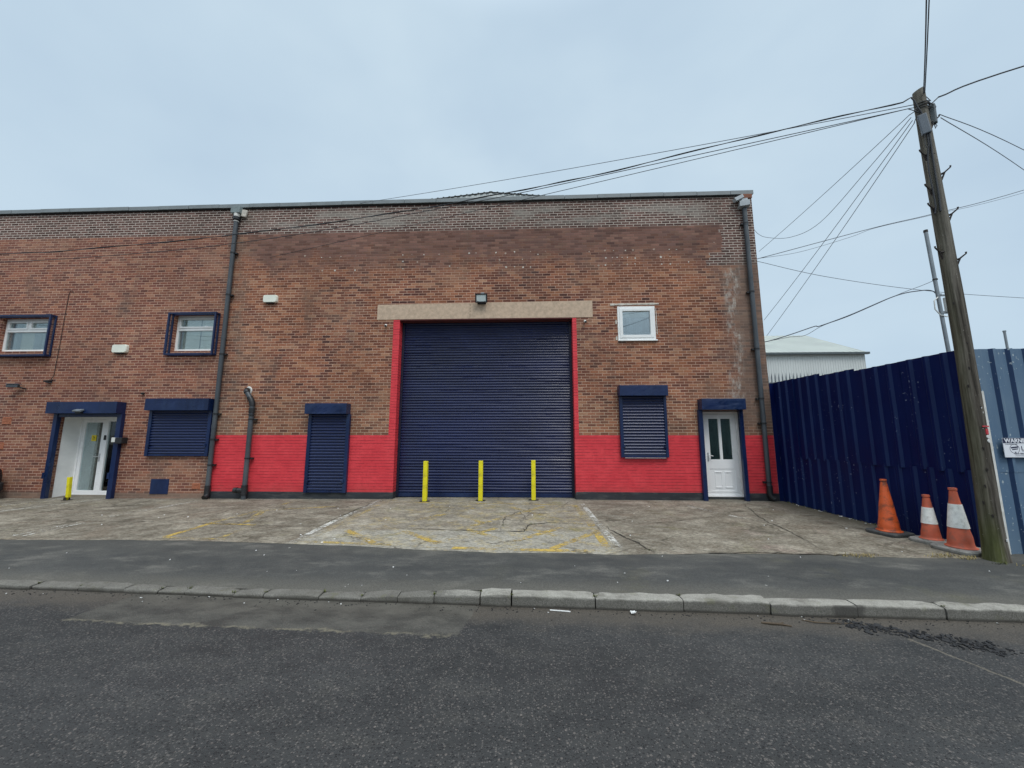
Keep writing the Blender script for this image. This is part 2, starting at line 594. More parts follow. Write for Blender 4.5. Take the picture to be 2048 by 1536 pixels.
def asphalt_material(name, road):
    mt, t, out = newmat(name)
    o = t.obj()
    x, y, z = t.xyz(o)
    a = t.noise(o, 0.7, 5.0, 0.6)
    b = t.noise(t.scale(o, (1, 1.8, 1)), 2.6, 6.0, 0.65)
    grain = t.noise(o, 70.0, 3.0, 0.7)
    if road:
        col = t.ramp(b, [(0.3, (0.032, 0.033, 0.033)), (0.55, (0.043, 0.043, 0.042)), (0.75, (0.057, 0.055, 0.050))])
        col = t.val(col, t.ss(0.25, 0.75, t.noise(t.scale(t.shift(o, (2, 7, 0)), (0.35, 1.2, 1)), 0.9, 4.0, 0.6), 0.76, 1.22))
        stain = t.ss(0.62, 0.72, t.noise(t.shift(o, (9, 4, 0)), 1.7, 5.0, 0.65))
        col = t.mix(t.mul(stain, 0.45), col, (0.022, 0.022, 0.022))
        pale = t.ss(0.66, 0.74, t.noise(t.shift(o, (5, 8, 0)), 1.9, 6.0, 0.7))
        col = t.mix(t.mul(pale, 0.30), col, (0.135, 0.125, 0.108))
        col = t.val(col, t.ss(0.2, 0.8, a, 0.85, 1.14))
        cell = t.node('ShaderNodeTexVoronoi', feature='F1')
        t.put(cell.inputs['Vector'], o)
        cell.inputs['Scale'].default_value = 72.0
        cr = t.xyz(cell.outputs['Color'])
        chipm = t.mul(t.lt(cell.outputs['Distance'], 0.46), t.gt(cr[0], t.ss(0.35, 0.65, b, 0.72, 0.40)))
        chip = t.mix(cr[1], (0.095, 0.092, 0.088), (0.195, 0.175, 0.160))
        col = t.mix(t.mul(chipm, 0.52), col, chip)
        cell2 = t.node('ShaderNodeTexVoronoi', feature='F1')
        t.put(cell2.inputs['Vector'], t.shift(o, (3, 1, 2)))
        cell2.inputs['Scale'].default_value = 44.0
        c2 = t.xyz(cell2.outputs['Color'])
        col = t.mix(t.mul(t.mul(t.lt(cell2.outputs['Distance'], 0.36), t.gt(c2[0], 0.82)), 0.36), col, t.mix(c2[1], (0.13, 0.118, 0.105), (0.30, 0.255, 0.225)))
        pit = t.mul(t.lt(cell.outputs['Distance'], 0.5), t.lt(cr[2], 0.22))
        col = t.mix(t.mul(pit, 0.7), col, (0.016, 0.016, 0.017))
        s = t.add(y, t.mul(x, 0.034))           # distance along the kerb line
        wsl = t.mul(t.sub(b, 0.5), 0.35)
        gut = t.ss(3.66, 4.12, t.add(s, t.mul(wsl, 1.6)))
        col = t.mix(t.mul(gut, 0.85), col, t.val((0.092, 0.078, 0.062), t.ss(0.3, 0.7, grain, 0.6, 1.35)))
        e = t.mul(t.sub(t.noise(o, 5.0, 6.0, 0.7), 0.5), 0.16)
        pin = t.mul(t.band(-4.46, -0.63, t.add(x, t.add(e, t.mul(t.sub(s, 3.6), -0.2))), 0.01), t.band(3.57, 4.3, t.add(s, e), 0.01))
        col = t.mix(t.mul(pin, 0.65), col, t.val((0.088, 0.083, 0.070), t.ss(0.3, 0.7, b, 0.6, 1.4)))
        rim = t.mul(t.band(-4.50, -0.60, t.add(x, t.mul(t.sub(s, 3.6), -0.2)), 0.01), t.band(3.552, 3.588, t.add(s, t.mul(e, 1.6)), 0.014))
        col = t.mix(t.mul(rim, t.ss(0.42, 0.58, t.noise(o, 3.0, 6.0, 0.75), 0.05, 0.85)), col, (0.195, 0.175, 0.125))
        seam = t.band(-0.012, 0.012, t.sub(t.add(t.sub(x, 3.42), t.mul(t.sub(y, 3.4), 0.33)), t.mul(e, 0.8)), 0.008)
        col = t.mix(t.mul(t.mul(seam, t.lt(y, 3.7)), 0.6), col, (0.19, 0.165, 0.125))
        h = t.add(t.mul(t.inv(t.ss(0.1, 0.55, cell.outputs['Distance'])), 0.8), t.mul(grain, 0.5))
        principled(t, out, col, t.ss(0.3, 0.7, b, 0.62, 0.82), 0, t.bump(h, 0.75, 0.006), 0.4)
    else:
        col = t.ramp(b, [(0.3, (0.050, 0.052, 0.051)), (0.55, (0.068, 0.069, 0.065)), (0.78, (0.096, 0.094, 0.086))])
        col = t.val(col, t.ss(0.2, 0.8, a, 0.85, 1.12))
        dust = t.ss(0.50, 0.72, t.noise(t.shift(t.scale(o, (0.8, 1.9, 1)), (3, 3, 0)), 1.5, 7.0, 0.7))
        col = t.mix(t.mul(dust, 0.46), col, (0.21, 0.20, 0.175))
        s = t.add(y, t.mul(x, 0.034))
        kd = t.ss(4.75, 4.3, t.add(s, t.mul(t.sub(b, 0.5), 0.6)))
        col = t.mix(t.mul(kd, 0.5), col, (0.15, 0.140, 0.115))
        ed = t.ss(5.2, 5.75, t.add(y, t.mul(t.sub(b, 0.5), 0.7)))
        col = t.mix(t.mul(ed, t.ss(-1.5, -3.0, x, 0.15, 0.05)), col, (0.24, 0.22, 0.17))
        mossy = t.mul(t.ss(0.54, 0.7, t.noise(t.shift(o, (6, 2, 0)), 1.0, 6.0, 0.7)), t.ss(-1.0, 1.0, x))
        col = t.mix(t.mul(mossy, 0.35), col, (0.105, 0.100, 0.06))
        col = t.val(col, t.ss(0.25, 0.75, grain, 0.72, 1.3))
        cell = t.node('ShaderNodeTexVoronoi', feature='F1')
        t.put(cell.inputs['Vector'], t.scale(o, (1, 0.75, 1)))
        cell.inputs['Scale'].default_value = 3.4
        cr = t.xyz(cell.outputs['Color'])
        gum = t.mul(t.lt(t.add(cell.outputs['Distance'], t.mul(t.sub(grain, 0.5), 0.02)), 0.055), t.gt(cr[0], 0.78))
        col = t.mix(t.mul(gum, t.add(0.25, t.mul(cr[1], 0.5))), col, (0.46, 0.45, 0.42))
        principled(t, out, col, 0.85, 0, t.bump(grain, 0.55, 0.005), 0.3)
    return mt


def kerb_material():
    mt, t, out = newmat('kerb_concrete')
    o = t.obj()
    x, y, z = t.xyz(o)
    b = t.noise(o, 4.5, 6.0, 0.7)
    g = t.noise(o, 90.0, 3.0, 0.7)
    col = t.ramp(b, [(0.3, (0.135, 0.125, 0.108)), (0.5, (0.24, 0.228, 0.20)), (0.72, (0.345, 0.33, 0.29))])
    col = t.val(col, t.ss(0.3, 0.7, g, 0.62, 1.36))
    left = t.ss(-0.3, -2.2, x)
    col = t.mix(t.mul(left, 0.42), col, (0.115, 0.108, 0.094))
    topside = t.ss(0.085, 0.115, t.add(z, t.mul(t.sub(b, 0.5), 0.05)))  # kerb top paler, front face darker
    col = t.mix(t.mul(t.inv(topside), t.add(0.45, t.mul(0.35, t.inv(left)))), col, t.val((0.125, 0.120, 0.106), t.ss(0.3, 0.7, g, 0.7, 1.3)))
    col = t.mix(t.mul(t.mul(topside, t.inv(left)), 0.35), col, (0.44, 0.425, 0.375))
    grime = t.ss(0.50, 0.66, t.noise(t.scale(t.shift(o, (6, 2, 9)), (1.0, 2, 2)), 2.6, 7.0, 0.75))
    col = t.mix(t.mul(grime, 0.5), col, (0.105, 0.097, 0.078))
    wet = t.mul(t.band(2.98, 3.28, t.add(x, t.mul(t.sub(b, 0.5), 0.12)), 0.03), t.lt(z, 0.112))
    col = t.mix(t.mul(wet, 0.75), col, (0.055, 0.052, 0.047))
    moss = t.ss(0.57, 0.68, t.noise(t.shift(o, (2, 1, 4)), 6.0, 5.0, 0.7))
    col = t.mix(t.mul(moss, 0.30), col, (0.13, 0.135, 0.055))
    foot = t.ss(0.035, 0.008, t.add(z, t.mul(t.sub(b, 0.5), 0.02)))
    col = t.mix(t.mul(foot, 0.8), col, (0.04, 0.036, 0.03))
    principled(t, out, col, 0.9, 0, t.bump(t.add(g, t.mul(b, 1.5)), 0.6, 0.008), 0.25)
    return mt


def worn_paint(name, color, lo, hi, edge_dark=None):
    mt, t, out = newmat(name)
    o = t.obj()
    n = t.noise(t.scale(o, (1, 1.3, 1)), 13.0, 9.0, 0.85)
    n2 = t.noise(o, 1.4, 4.0, 0.6)
    a = t.ss(lo, hi, t.add(n, t.mul(t.sub(n2, 0.5), 0.55)))
    p = t.node('ShaderNodeBsdfPrincipled')
    t.put(p.inputs['Base Color'], t.val(color, t.ss(0.2, 0.8, t.noise(o, 30.0, 4.0), 0.72, 1.15)))
    p.inputs['Roughness'].default_value = 0.85
    tr = t.node('ShaderNodeBsdfTransparent')
    mx = t.node('ShaderNodeMixShader')
    t.put(mx.inputs[0], a)
    t.t.links.new(tr.outputs[0], mx.inputs[1])
    t.t.links.new(p.outputs[0], mx.inputs[2])
    t.t.links.new(mx.outputs[0], out.inputs['Surface'])
    return mt


def fence_material(name, base, faded, streak, fleck, sp_=0.35, fl_=0.70):
    mt, t, out = newmat(name)
    o = t.obj()
    x, y, z = t.xyz(o)
    a = t.noise(t.scale(o, (1, 1, 0.35)), 2.2, 5.0, 0.6)
    st = t.noise(t.scale(o, (22, 22, 0.7)), 1.0, 4.0, 0.6)
    col = t.mix(t.ss(0.3, 0.72, a), base, faded)
    col = t.mix(t.mul(t.ss(0.55, 0.75, st), 0.5), col, streak)
    fl = t.ss(fl_, fl_ + 0.03, t.add(t.noise(t.scale(o, (1, 1, 0.8)), 24.0, 3.0, 0.6), t.mul(t.sub(t.noise(o, 1.6, 3.0), 0.5), 0.28)))
    col = t.mix(t.mul(fl, 0.8), col, fleck)
    dirt = t.ss(0.75, 0.15, t.add(z, t.mul(t.sub(a, 0.5), 0.7)))
    col = t.mix(t.mul(dirt, 0.28), col, t.val(streak, 0.8))
    principled(t, out, col, t.ss(0.3, 0.7, a, 0.42, 0.66), 0, t.bump(a, 0.25, 0.03), sp_)
    return mt


def wood_material():
    mt, t, out = newmat('weathered_pole_timber')
    o = t.obj()
    x, y, z = t.xyz(o)
    gr = t.noise(t.scale(o, (16, 16, 0.55)), 1.6, 6.0, 0.7, 0.4)
    b = t.noise(t.scale(o, (1, 1, 0.3)), 3.0, 5.0, 0.65)
    col = t.ramp(gr, [(0.32, (0.020, 0.018, 0.015)), (0.45, (0.074, 0.064, 0.052)), (0.58, (0.136, 0.121, 0.100)), (0.76, (0.26, 0.238, 0.204))])
    col = t.val(col, t.ss(0.25, 0.75, b, 0.70, 1.2))
    high = t.ss(3.0, 5.6, z)
    col = t.mix(t.mul(high, 0.35), col, t.val((0.30, 0.285, 0.24), t.ss(0.3, 0.7, gr, 0.5, 1.3)))
    dark = t.ss(0.60, 0.75, t.noise(t.scale(t.shift(o, (4, 4, 2)), (26, 26, 0.8)), 1.0, 4.0, 0.7))
    col = t.mix(t.mul(dark, 0.75), col, (0.03, 0.024, 0.018))
    green = t.mul(t.ss(-0.035, -0.085, t.add(x, t.mul(t.sub(b, 0.5), 0.07))), t.ss(6.4, 2.8, z, 0.25, 0.8))
    col = t.mix(t.mul(green, 0.42), col, t.val((0.110, 0.108, 0.048), t.ss(0.3, 0.7, gr, 0.6, 1.3)))
    foot = t.mul(t.ss(0.75, 0.2, t.add(z, t.mul(t.sub(b, 0.5), 0.6))), t.ss(0.03, -0.07, t.add(x, t.mul(t.sub(gr, 0.5), 0.08))))
    col = t.mix(t.mul(foot, 0.48), col, t.val((0.105, 0.125, 0.030), t.ss(0.3, 0.7, b, 0.6, 1.5)))
    fl = t.ss(0.69, 0.72, t.noise(o, 26.0, 3.0, 0.6))
    col = t.mix(t.mul(fl, 0.5), col, (0.48, 0.46, 0.42))
    principled(t, out, col, 0.92, 0, t.bump(gr, 1.0, 0.02), 0.2)
    return mt


M = {}
M['brick'] = brick_material()
M['concrete'] = concrete_material()
M['road'] = asphalt_material('road_asphalt', True)
M['pave'] = asphalt_material('pavement_asphalt', False)
M['kerb'] = kerb_material()
M['white_line'] = worn_paint('worn_white_paint', (0.72, 0.71, 0.65), 0.45, 0.60)
M['white_faint'] = worn_paint('faint_white_paint', (0.68, 0.67, 0.61), 0.47, 0.62)
M['yellow_line'] = worn_paint('worn_yellow_paint', (0.62, 0.43, 0.10), 0.42, 0.62)
M['yellow_faint'] = worn_paint('faint_yellow_paint', (0.57, 0.42, 0.13), 0.47, 0.66)
M['crack'] = simple('dark_crack', (0.045, 0.040, 0.030), 0.95, var=0.4)
M['steel_dark'] = fence_material('navy_fence_paint', (0.0018, 0.0065, 0.055), (0.0028, 0.0110, 0.072), (0.010, 0.030, 0.115), (0.22, 0.26, 0.36), 0.12, 0.705)
M['steel_dark_rib'] = fence_material('lit_navy_fence_rib', (0.006, 0.016, 0.075), (0.012, 0.028, 0.100), (0.022, 0.046, 0.135), (0.22, 0.26, 0.36), 0.2, 0.705)  # paler copy of the navy: light caught by the rib flanks, put into colour
M['steel_pale'] = fence_material('faded_blue_fence_paint', (0.092, 0.158, 0.245), (0.138, 0.208, 0.285), (0.20, 0.265, 0.315), (0.60, 0.66, 0.64), 0.3, 0.665)
M['steel_rib'] = fence_material('dark_blue_fence_rib', (0.020, 0.048, 0.115), (0.030, 0.065, 0.150), (0.045, 0.080, 0.140), (0.50, 0.56, 0.58), 0.3, 0.66)  # rib flanks darker than the flat sheet
M['navy'] = simple('navy_shutter_paint', (0.0052, 0.0175, 0.070), 0.33, var=0.3, nscale=1.6, dirt=(0.020, 0.042, 0.110), dirt_amt=0.5, stretch=(1, 1, 0.5))
M['slat'] = simple('navy_shutter_slats', (0.0045, 0.0110, 0.056), 0.26, 0.0, var=0.35, nscale=1.1, dirt=(0.014, 0.022, 0.070), dirt_amt=0.45, stretch=(0.35, 1, 1), spec=0.42)
M['slat_small'] = simple('navy_window_slats', (0.0055, 0.0150, 0.066), 0.30, 0.0, var=0.2, nscale=1.1, dirt=(0.017, 0.030, 0.09), dirt_amt=0.4, stretch=(0.35, 1, 1), spec=0.6)
M['rail_dark'] = simple('dark_navy_rail', (0.004, 0.007, 0.026), 0.5)
M['black_plinth'] = simple('black_plinth_paint', (0.026, 0.030, 0.036), 0.7, var=0.35, nscale=3.0, bump=0.4, dirt=(0.10, 0.10, 0.095), dirt_amt=0.5, stretch=(0.5, 1, 2))
M['lintel'] = simple('lintel_concrete', (0.56, 0.425, 0.31), 0.92, var=0.16, nscale=9.0, bump=0.6, dirt=(0.40, 0.29, 0.20), dirt_amt=0.5)
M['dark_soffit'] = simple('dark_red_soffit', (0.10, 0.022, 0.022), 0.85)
M['coping'] = simple('grey_coping_metal', (0.215, 0.245, 0.252), 0.55, 0.0, var=0.14, nscale=2.0, dirt=(0.14, 0.15, 0.15), dirt_amt=0.4)
M['roof_black'] = simple('black_felt', (0.02, 0.02, 0.02), 0.9)  # black felt under the coping and fillers along the roof verge
M['upvc'] = simple('white_upvc', (0.88, 0.89, 0.87), 0.32, var=0.04, nscale=2.0, dirt=(0.66, 0.66, 0.62), dirt_amt=0.25)
M['upvc_bright'] = simple('white_upvc_door', (0.93, 0.94, 0.94), 0.3, var=0.02, nscale=2.0)
M['gasket'] = simple('black_gasket', (0.02, 0.02, 0.022), 0.6)
M['white_wall'] = simple('white_porch_paint', (0.88, 0.88, 0.86), 0.75, var=0.06, nscale=3.0)
M['glass'] = glass('window_glass', (0.95, 0.97, 0.97), 0.7)
M['glass_dark'] = glass('door_glass', (0.72, 0.78, 0.77), 1.1)
M['glass_sky'] = glass('sky_window_glass', (0.90, 0.94, 0.95), 3.0)
M['inside'] = simple('dark_interior', (0.075, 0.085, 0.080), 0.9)
M['blind'] = simple('pale_blind_fabric', (0.88, 0.90, 0.80), 0.85, var=0.12, nscale=3.0)
M['blind_grey'] = simple('grey_blind_fabric', (0.58, 0.63, 0.66), 0.85, var=0.3, nscale=9.0, stretch=(1, 1, 0.05))
M['film_grey'] = simple('grey_window_film', (0.74, 0.82, 0.84), 0.55, var=0.1, nscale=1.5)
M['backing_grey'] = simple('added_pane_backing', (0.30, 0.345, 0.32), 0.5, var=0.2, nscale=1.2)  # added backing, lifts black panes where room light and reflections are missing
M['sticker_yellow'] = simple('yellow_sticker', (0.92, 0.74, 0.03), 0.4, var=0.03)
M['pipe'] = simple('grey_black_pipe', (0.058, 0.068, 0.078), 0.42, var=0.22, nscale=2.0, dirt=(0.11, 0.125, 0.135), dirt_amt=0.5, stretch=(1, 1, 0.4))
M['black_plastic'] = simple('black_plastic', (0.017, 0.018, 0.020), 0.42, var=0.3)
M['hopper'] = simple('grey_green_hopper', (0.21, 0.255, 0.255), 0.55, var=0.2, nscale=6.0)
M['hopper_pale'] = simple('pale_grey_hopper', (0.43, 0.47, 0.49), 0.5, var=0.15, nscale=6.0)
M['white_dirty'] = simple('dirty_white_plastic', (0.70, 0.70, 0.66), 0.5, var=0.1, nscale=6.0, dirt=(0.45, 0.43, 0.36), dirt_amt=0.4)
M['filler_dull'] = simple('dull_filler', (0.40, 0.30, 0.24), 0.9, var=0.3, nscale=14.0)
M['mortar_patch'] = simple('mortar_patch', (0.62, 0.58, 0.51), 0.9, var=0.25, nscale=14.0, bump=0.8)
M['box_white'] = simple('alarm_box_plastic', (0.83, 0.85, 0.74), 0.4, var=0.05)
M['terracotta'] = simple('terracotta', (0.42, 0.155, 0.082), 0.85, var=0.2, nscale=12.0)
M['loose_brick'] = simple('loose_brick', (0.235, 0.098, 0.060), 0.9, var=0.3, nscale=20.0)
M['yellow'] = simple('yellow_post_paint', (0.80, 0.70, 0.012), 0.5, var=0.10, nscale=4.0, dirt=(0.30, 0.25, 0.04), dirt_amt=0.55)
M['wood'] = wood_material()
M['iron'] = simple('rusty_black_iron', (0.040, 0.033, 0.030), 0.7, 0.3, var=0.5, nscale=20.0)
M['box_grey'] = simple('grey_terminal_box', (0.125, 0.150, 0.178), 0.5, var=0.15)
M['box_dark'] = simple('dark_terminal_box', (0.085, 0.105, 0.112), 0.5, var=0.2)
M['wire'] = simple('black_cable_sheath', (0.030, 0.034, 0.040), 0.6, var=0.2)
M['wire_grey'] = simple('grey_cable_sheath', (0.115, 0.130, 0.155), 0.6, var=0.15)
M['galv'] = simple('galvanised_steel', (0.27, 0.30, 0.32), 0.45, 0.5, var=0.15, nscale=3.0)
M['shed_wall'] = simple('pale_shed_cladding', (0.60, 0.63, 0.615), 0.6, var=0.06, nscale=0.4)
M['shed_roof'] = simple('pale_shed_roof', (0.42, 0.455, 0.42), 0.6, var=0.1, nscale=0.5)
M['orange'] = simple('bright_cone_rubber', (0.74, 0.125, 0.030), 0.5, var=0.12, nscale=4.0, dirt=(0.10, 0.055, 0.04), dirt_amt=0.85, stretch=(1, 1, 1.4))
M['orange_old'] = simple('faded_cone_rubber', (0.54, 0.115, 0.058), 0.6, var=0.2, nscale=7.0, bump=0.4, dirt=(0.30, 0.12, 0.085), dirt_amt=0.7)
M['sleeve'] = simple('white_cone_sleeve', (0.82, 0.82, 0.77), 0.5, var=0.12, nscale=14.0, dirt=(0.50, 0.49, 0.43), dirt_amt=0.5)
M['cone_base'] = simple('grey_cone_base', (0.27, 0.26, 0.235), 0.85, var=0.3, nscale=9.0, bump=0.5, dirt=(0.10, 0.10, 0.09), dirt_amt=0.7)
M['cone_base_dark'] = simple('black_cone_base', (0.065, 0.068, 0.068), 0.8, var=0.35, nscale=9.0, bump=0.5, dirt=(0.15, 0.14, 0.12), dirt_amt=0.6)
M['sign_white'] = simple('sign_white', (0.80, 0.82, 0.86), 0.4, var=0.03)
M['sign_navy'] = simple('sign_navy', (0.016, 0.020, 0.060), 0.4, var=0.05)
M['sign_grey'] = simple('sign_grey_print', (0.24, 0.25, 0.29), 0.5, var=0.05)
M['tag_red'] = simple('red_pole_tag', (0.55, 0.035, 0.045), 0.5, var=0.15)
M['tag_white'] = simple('white_pole_tag', (0.74, 0.74, 0.72), 0.5, var=0.08)
M['weed'] = simple('dry_weed', (0.31, 0.245, 0.095), 0.9, var=0.4, nscale=20.0)
M['weed_green'] = simple('green_weed', (0.10, 0.115, 0.030), 0.9, var=0.4, nscale=20.0)
M['tar'] = simple('broken_tarmac', (0.018, 0.018, 0.019), 0.7, var=0.5, nscale=30.0)
M['paper'] = simple('white_litter', (0.74, 0.74, 0.72), 0.8, var=0.08)
M['twig'] = simple('dead_twig', (0.10, 0.072, 0.045), 0.9, var=0.4)
M['car_paint'] = simple('dark_car_paint', (0.012, 0.016, 0.024), 0.2, 0.2, var=0.1)
M['tyre'] = simple('tyre_rubber', (0.016, 0.016, 0.017), 0.85, var=0.2)
M['red_lamp'] = simple('red_lamp_plastic', (0.40, 0.02, 0.02), 0.25, var=0.05)
M['ground'] = simple('distant_ground', (0.13, 0.125, 0.11), 0.95, var=0.3, nscale=0.2)
M['lamp_lens'] = simple('floodlight_lens', (0.62, 0.70, 0.69), 0.15, var=0.06, nscale=10.0)
M['silver'] = simple('satin_steel', (0.62, 0.63, 0.64), 0.3, 0.7, var=0.05)


def mesh_screen():
    mt, t, out = newmat('perforated_screen')
    o = t.obj()
    x, y, z = t.xyz(o)
    hx = t.m('FRACT', t.mul(t.add(x, y), 55.0))
    hz = t.m('FRACT', t.mul(z, 55.0))
    hole = t.mul(t.band(0.10, 0.90, hx, 0.02), t.band(0.10, 0.90, hz, 0.02))
    p = t.node('ShaderNodeBsdfPrincipled')
    t.put(p.inputs['Base Color'], (0.018, 0.024, 0.060))
    p.inputs['Roughness'].default_value = 0.5
    tr = t.node('ShaderNodeBsdfTransparent')
    mx = t.node('ShaderNodeMixShader')
    t.put(mx.inputs[0], t.mul(hole, 0.95))
    t.t.links.new(p.outputs[0], mx.inputs[1])
    t.t.links.new(tr.outputs[0], mx.inputs[2])
    t.t.links.new(mx.outputs[0], out.inputs['Surface'])
    return mt


M['screen'] = mesh_screen()


# ------------------------------------------------------------------ ground, road, pavement, kerb, forecourt
def lerp_tab(tab, x):
    if x <= tab[0][0]:
        return tab[0][1]
    for (a, ya), (b, yb) in zip(tab, tab[1:]):
        if x <= b:
            return ya + (yb - ya) * (x - a) / (b - a)
    return tab[-1][1]


WALL_Y = 10.1
KERB = [(-60, 6.6), (-24, 5.12), (-6.1, 4.41), (-2.9, 4.27), (-0.5, 4.178), (2.4, 4.095), (4.7, 4.04), (16, 3.76), (60, 2.6)]
KTOP = [(-60, 0.05), (-1.9, 0.05), (-1.3, 0.075), (-0.4, 0.12), (60, 0.12)]
EDGE = [(-60, 6.45), (-24, 6.25), (-8.4, 6.06), (-5.5, 6.08), (-3.6, 5.93), (-2.33, 5.80), (-1.4, 5.65), (-0.39, 5.57), (1.34, 5.55),
        (3.4, 5.68), (4.4, 5.61), (5.45, 5.55), (6.4, 5.58), (6.6, 5.80), (60, 5.80)]


def fz(x):
    return 0.13 + 0.0050 * max(min(x, 0.0), -14.0)


def edge_y(x):
    j = 0.0
    if -12 < x < 6:
        j = 0.035 * mnoise.noise(Vector((x * 1.3, 0, 0))) + 0.02 * mnoise.noise(Vector((x * 5.1, 3, 0)))
    return lerp_tab(EDGE, x) + j


def gpt(x, y):
    """a point measured on a level forecourt, put on the slightly falling one"""
    s = (1.75 - fz(x)) / 1.62
    return x * s, min(y * s, WALL_Y - 0.02)


XS = [-60, -40, -24] + [-24 + 0.12 * i for i in range(1, 260)] + [8, 12, 20, 40, 60]
mb = MB()
mb.face([(-3000, -3000, -0.06), (3000, -3000, -0.06), (3000, 3000, -0.06), (-3000, 3000, -0.06)])
struct(mb.build('ground', M['ground']))

mb = MB()
for a, b in zip(XS, XS[1:]):
    mb.face([(a, -14, 0), (b, -14, 0), (b, lerp_tab(KERB, b) + 0.05, 0), (a, lerp_tab(KERB, a) + 0.05, 0)])
struct(mb.build('road', M['road'], merge=True))

mb = MB()
KD = 0.13
for a, b in zip(XS, XS[1:]):
    rows = []
    for x in (a, b):
        k = lerp_tab(KERB, x) + KD - 0.01
        e = edge_y(x)
        zk = lerp_tab(KTOP, x) - 0.004
        rows.append([(x, k + (e - k) * t, zk + (fz(x) - zk) * (t ** 0.8)) for t in (0, .15, .35, .6, .85, 1)])
    for q in range(5):
        mb.face([rows[0][q], rows[1][q], rows[1][q + 1], rows[0][q + 1]])
struct(mb.build('pavement', M['pave'], merge=True, smooth=True))

mb = MB()
for a, b in zip(XS, XS[1:]):
    if b > 6.42:
        b = 6.42
    if a >= 6.42 or a < -24:
        continue
    mb.face([(a, edge_y(a) - 0.004, fz(a) + 0.002), (b, edge_y(b) - 0.004, fz(b) + 0.002), (b, 11.4, fz(b) + 0.002), (a, 11.4, fz(a) + 0.002)])
struct(mb.build('forecourt', M['concrete'], merge=True))

# kerb: worn stones laid end to end
mb = MB()
joints = [-24 + 0.915 * i for i in range(19)] + [-6.35, -5.71, -5.12, -4.55, -4.13, -3.81, -3.23, -2.88, -2.25, -1.78, -1.38, -0.99, -0.5,
          -0.17, 0.69, 1.56, 2.40, 3.21, 4.02, 4.9, 5.8, 6.7, 7.6, 8.5, 9.4, 10.3, 11.2, 12.1, 13.0]
rk = random.Random(3)
for a, b in zip(joints, joints[1:]):
    g0, g1 = 0.002 + rk.random() * 0.007, 0.002 + rk.random() * 0.007
    dyy, dzz = rk.uniform(-.012, .012), rk.uniform(-.008, .006)
    tilt = rk.uniform(-.010, .010)
    rad = rk.uniform(0.014, 0.024)
    n = max(3, int((b - a) / 0.09))
    prof_n = 5
    base = len(mb.v)
    ring = 0
    for i in range(n + 1):
        x = a + g0 + (b - a - g0 - g1) * i / n
        y = lerp_tab(KERB, x) + dyy
        zt = lerp_tab(KTOP, x) + dzz + tilt * (i / n - .5)
        endr = 0.007 if i in (0, n) else 0.0
        rd = min(rad, zt * 0.6)
        pr = [(y, -0.05), (y, max(zt - rd, 0.012))]
        for q in range(1, prof_n):
            an = PI / 2 * q / prof_n
            pr.append((y + rd - rd * math.cos(an), zt - rd + rd * math.sin(an)))
        pr += [(y + rd, zt), (y + KD, zt + 0.004), (y + KD, -0.05)]
        ring = len(pr)
        for (yy, zz) in pr:
            chip = 0.009 * mnoise.noise(Vector((x * 7, yy * 9, zz * 9))) + 0.007 * mnoise.noise(Vector((x * 31, yy * 31, zz * 31)))
            mb.v.append((x, yy + chip + endr * .5, zz + chip * .8 - (endr if zz > 0 else 0)))
    for i in range(n):
        for q in range(ring - 1):
            p = base + i * ring + q
            mb.f.append((p, p + ring, p + ring + 1, p + 1))
            mb.mi.append(0)
    mb.f.append(tuple(base + q for q in range(ring)))
    mb.mi.append(0)
    mb.f.append(tuple(base + n * ring + q for q in reversed(range(ring))))
    mb.mi.append(0)
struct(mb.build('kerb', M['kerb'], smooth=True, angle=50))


# painted markings and cracks, thin sheets on the forecourt
def strip(mb, pts, w, mi, dz, conv=True, jag=0.0, taper=False, seed=0):
    P = [Vector((*(gpt(*p) if conv else p), 0)) for p in pts]
    Q = []
    for a, b in zip(P, P[1:]):
        n = max(1, int((b - a).length / (0.07 if jag else 0.4)))
        Q += [a.lerp(b, i / n) for i in range(n)]
    Q.append(P[-1])
    L = []
    for i, p in enumerate(Q):
        t = (Q[min(i + 1, len(Q) - 1)] - Q[max(i - 1, 0)]).normalized()
        nn = Vector((-t.y, t.x, 0))
        off = jag * (mnoise.noise(Vector((p.x * 4, p.y * 4, seed))) + 0.6 * mnoise.noise(Vector((p.x * 13, p.y * 13, seed))))
        ww = w
        if jag:
            ww = w * (0.35 + 0.9 * abs(mnoise.noise(Vector((p.x * 7, p.y * 7, seed + 5)))) * 1.6)
            if taper:
                ww *= min(1, 3.0 * min(i, len(Q) - 1 - i) / len(Q) + 0.15)
        c = p + nn * off
        L.append((c + nn * ww / 2, c - nn * ww / 2))
    for (a0, a1), (b0, b1) in zip(L, L[1:]):
        mb.face([(v.x, v.y, fz(v.x) + dz) for v in (a0, a1, b1, b0)], mi)


mb = MB()
WS, WF, YS, YF = 0, 1, 2, 3
strip(mb, [(-3.62, 5.93), (-3.70, 7.35)], 0.11, WS, 0.006)
strip(mb, [(-3.70, 7.35), (-3.74, 9.9)], 0.10, WF, 0.006)
strip(mb, [(1.345, 5.58), (1.315, 7.75)], 0.11, WS, 0.006)
strip(mb, [(1.315, 7.75), (1.32, 9.5)], 0.11, WF, 0.006)
strip(mb, [(-8.40, 6.12), (-8.47, 7.10)], 0.055, WS, 0.006)
strip(mb, [(-8.23, 6.12), (-8.33, 7.10)], 0.05, WS, 0.006)
strip(mb, [(-8.45, 7.6), (-8.30, 9.6)], 0.11, WF, 0.006)
strip(mb, [(-12.35, 8.2), (-12.12, 9.75)], 0.06, WS, 0.006)
strip(mb, [(-11.5, 7.6), (-11.0, 9.75)], 0.06, WS, 0.006)
strip(mb, [(4.35, 7.9), (4.10, 8.4), (3.75, 9.3)], 0.10, WF, 0.006)
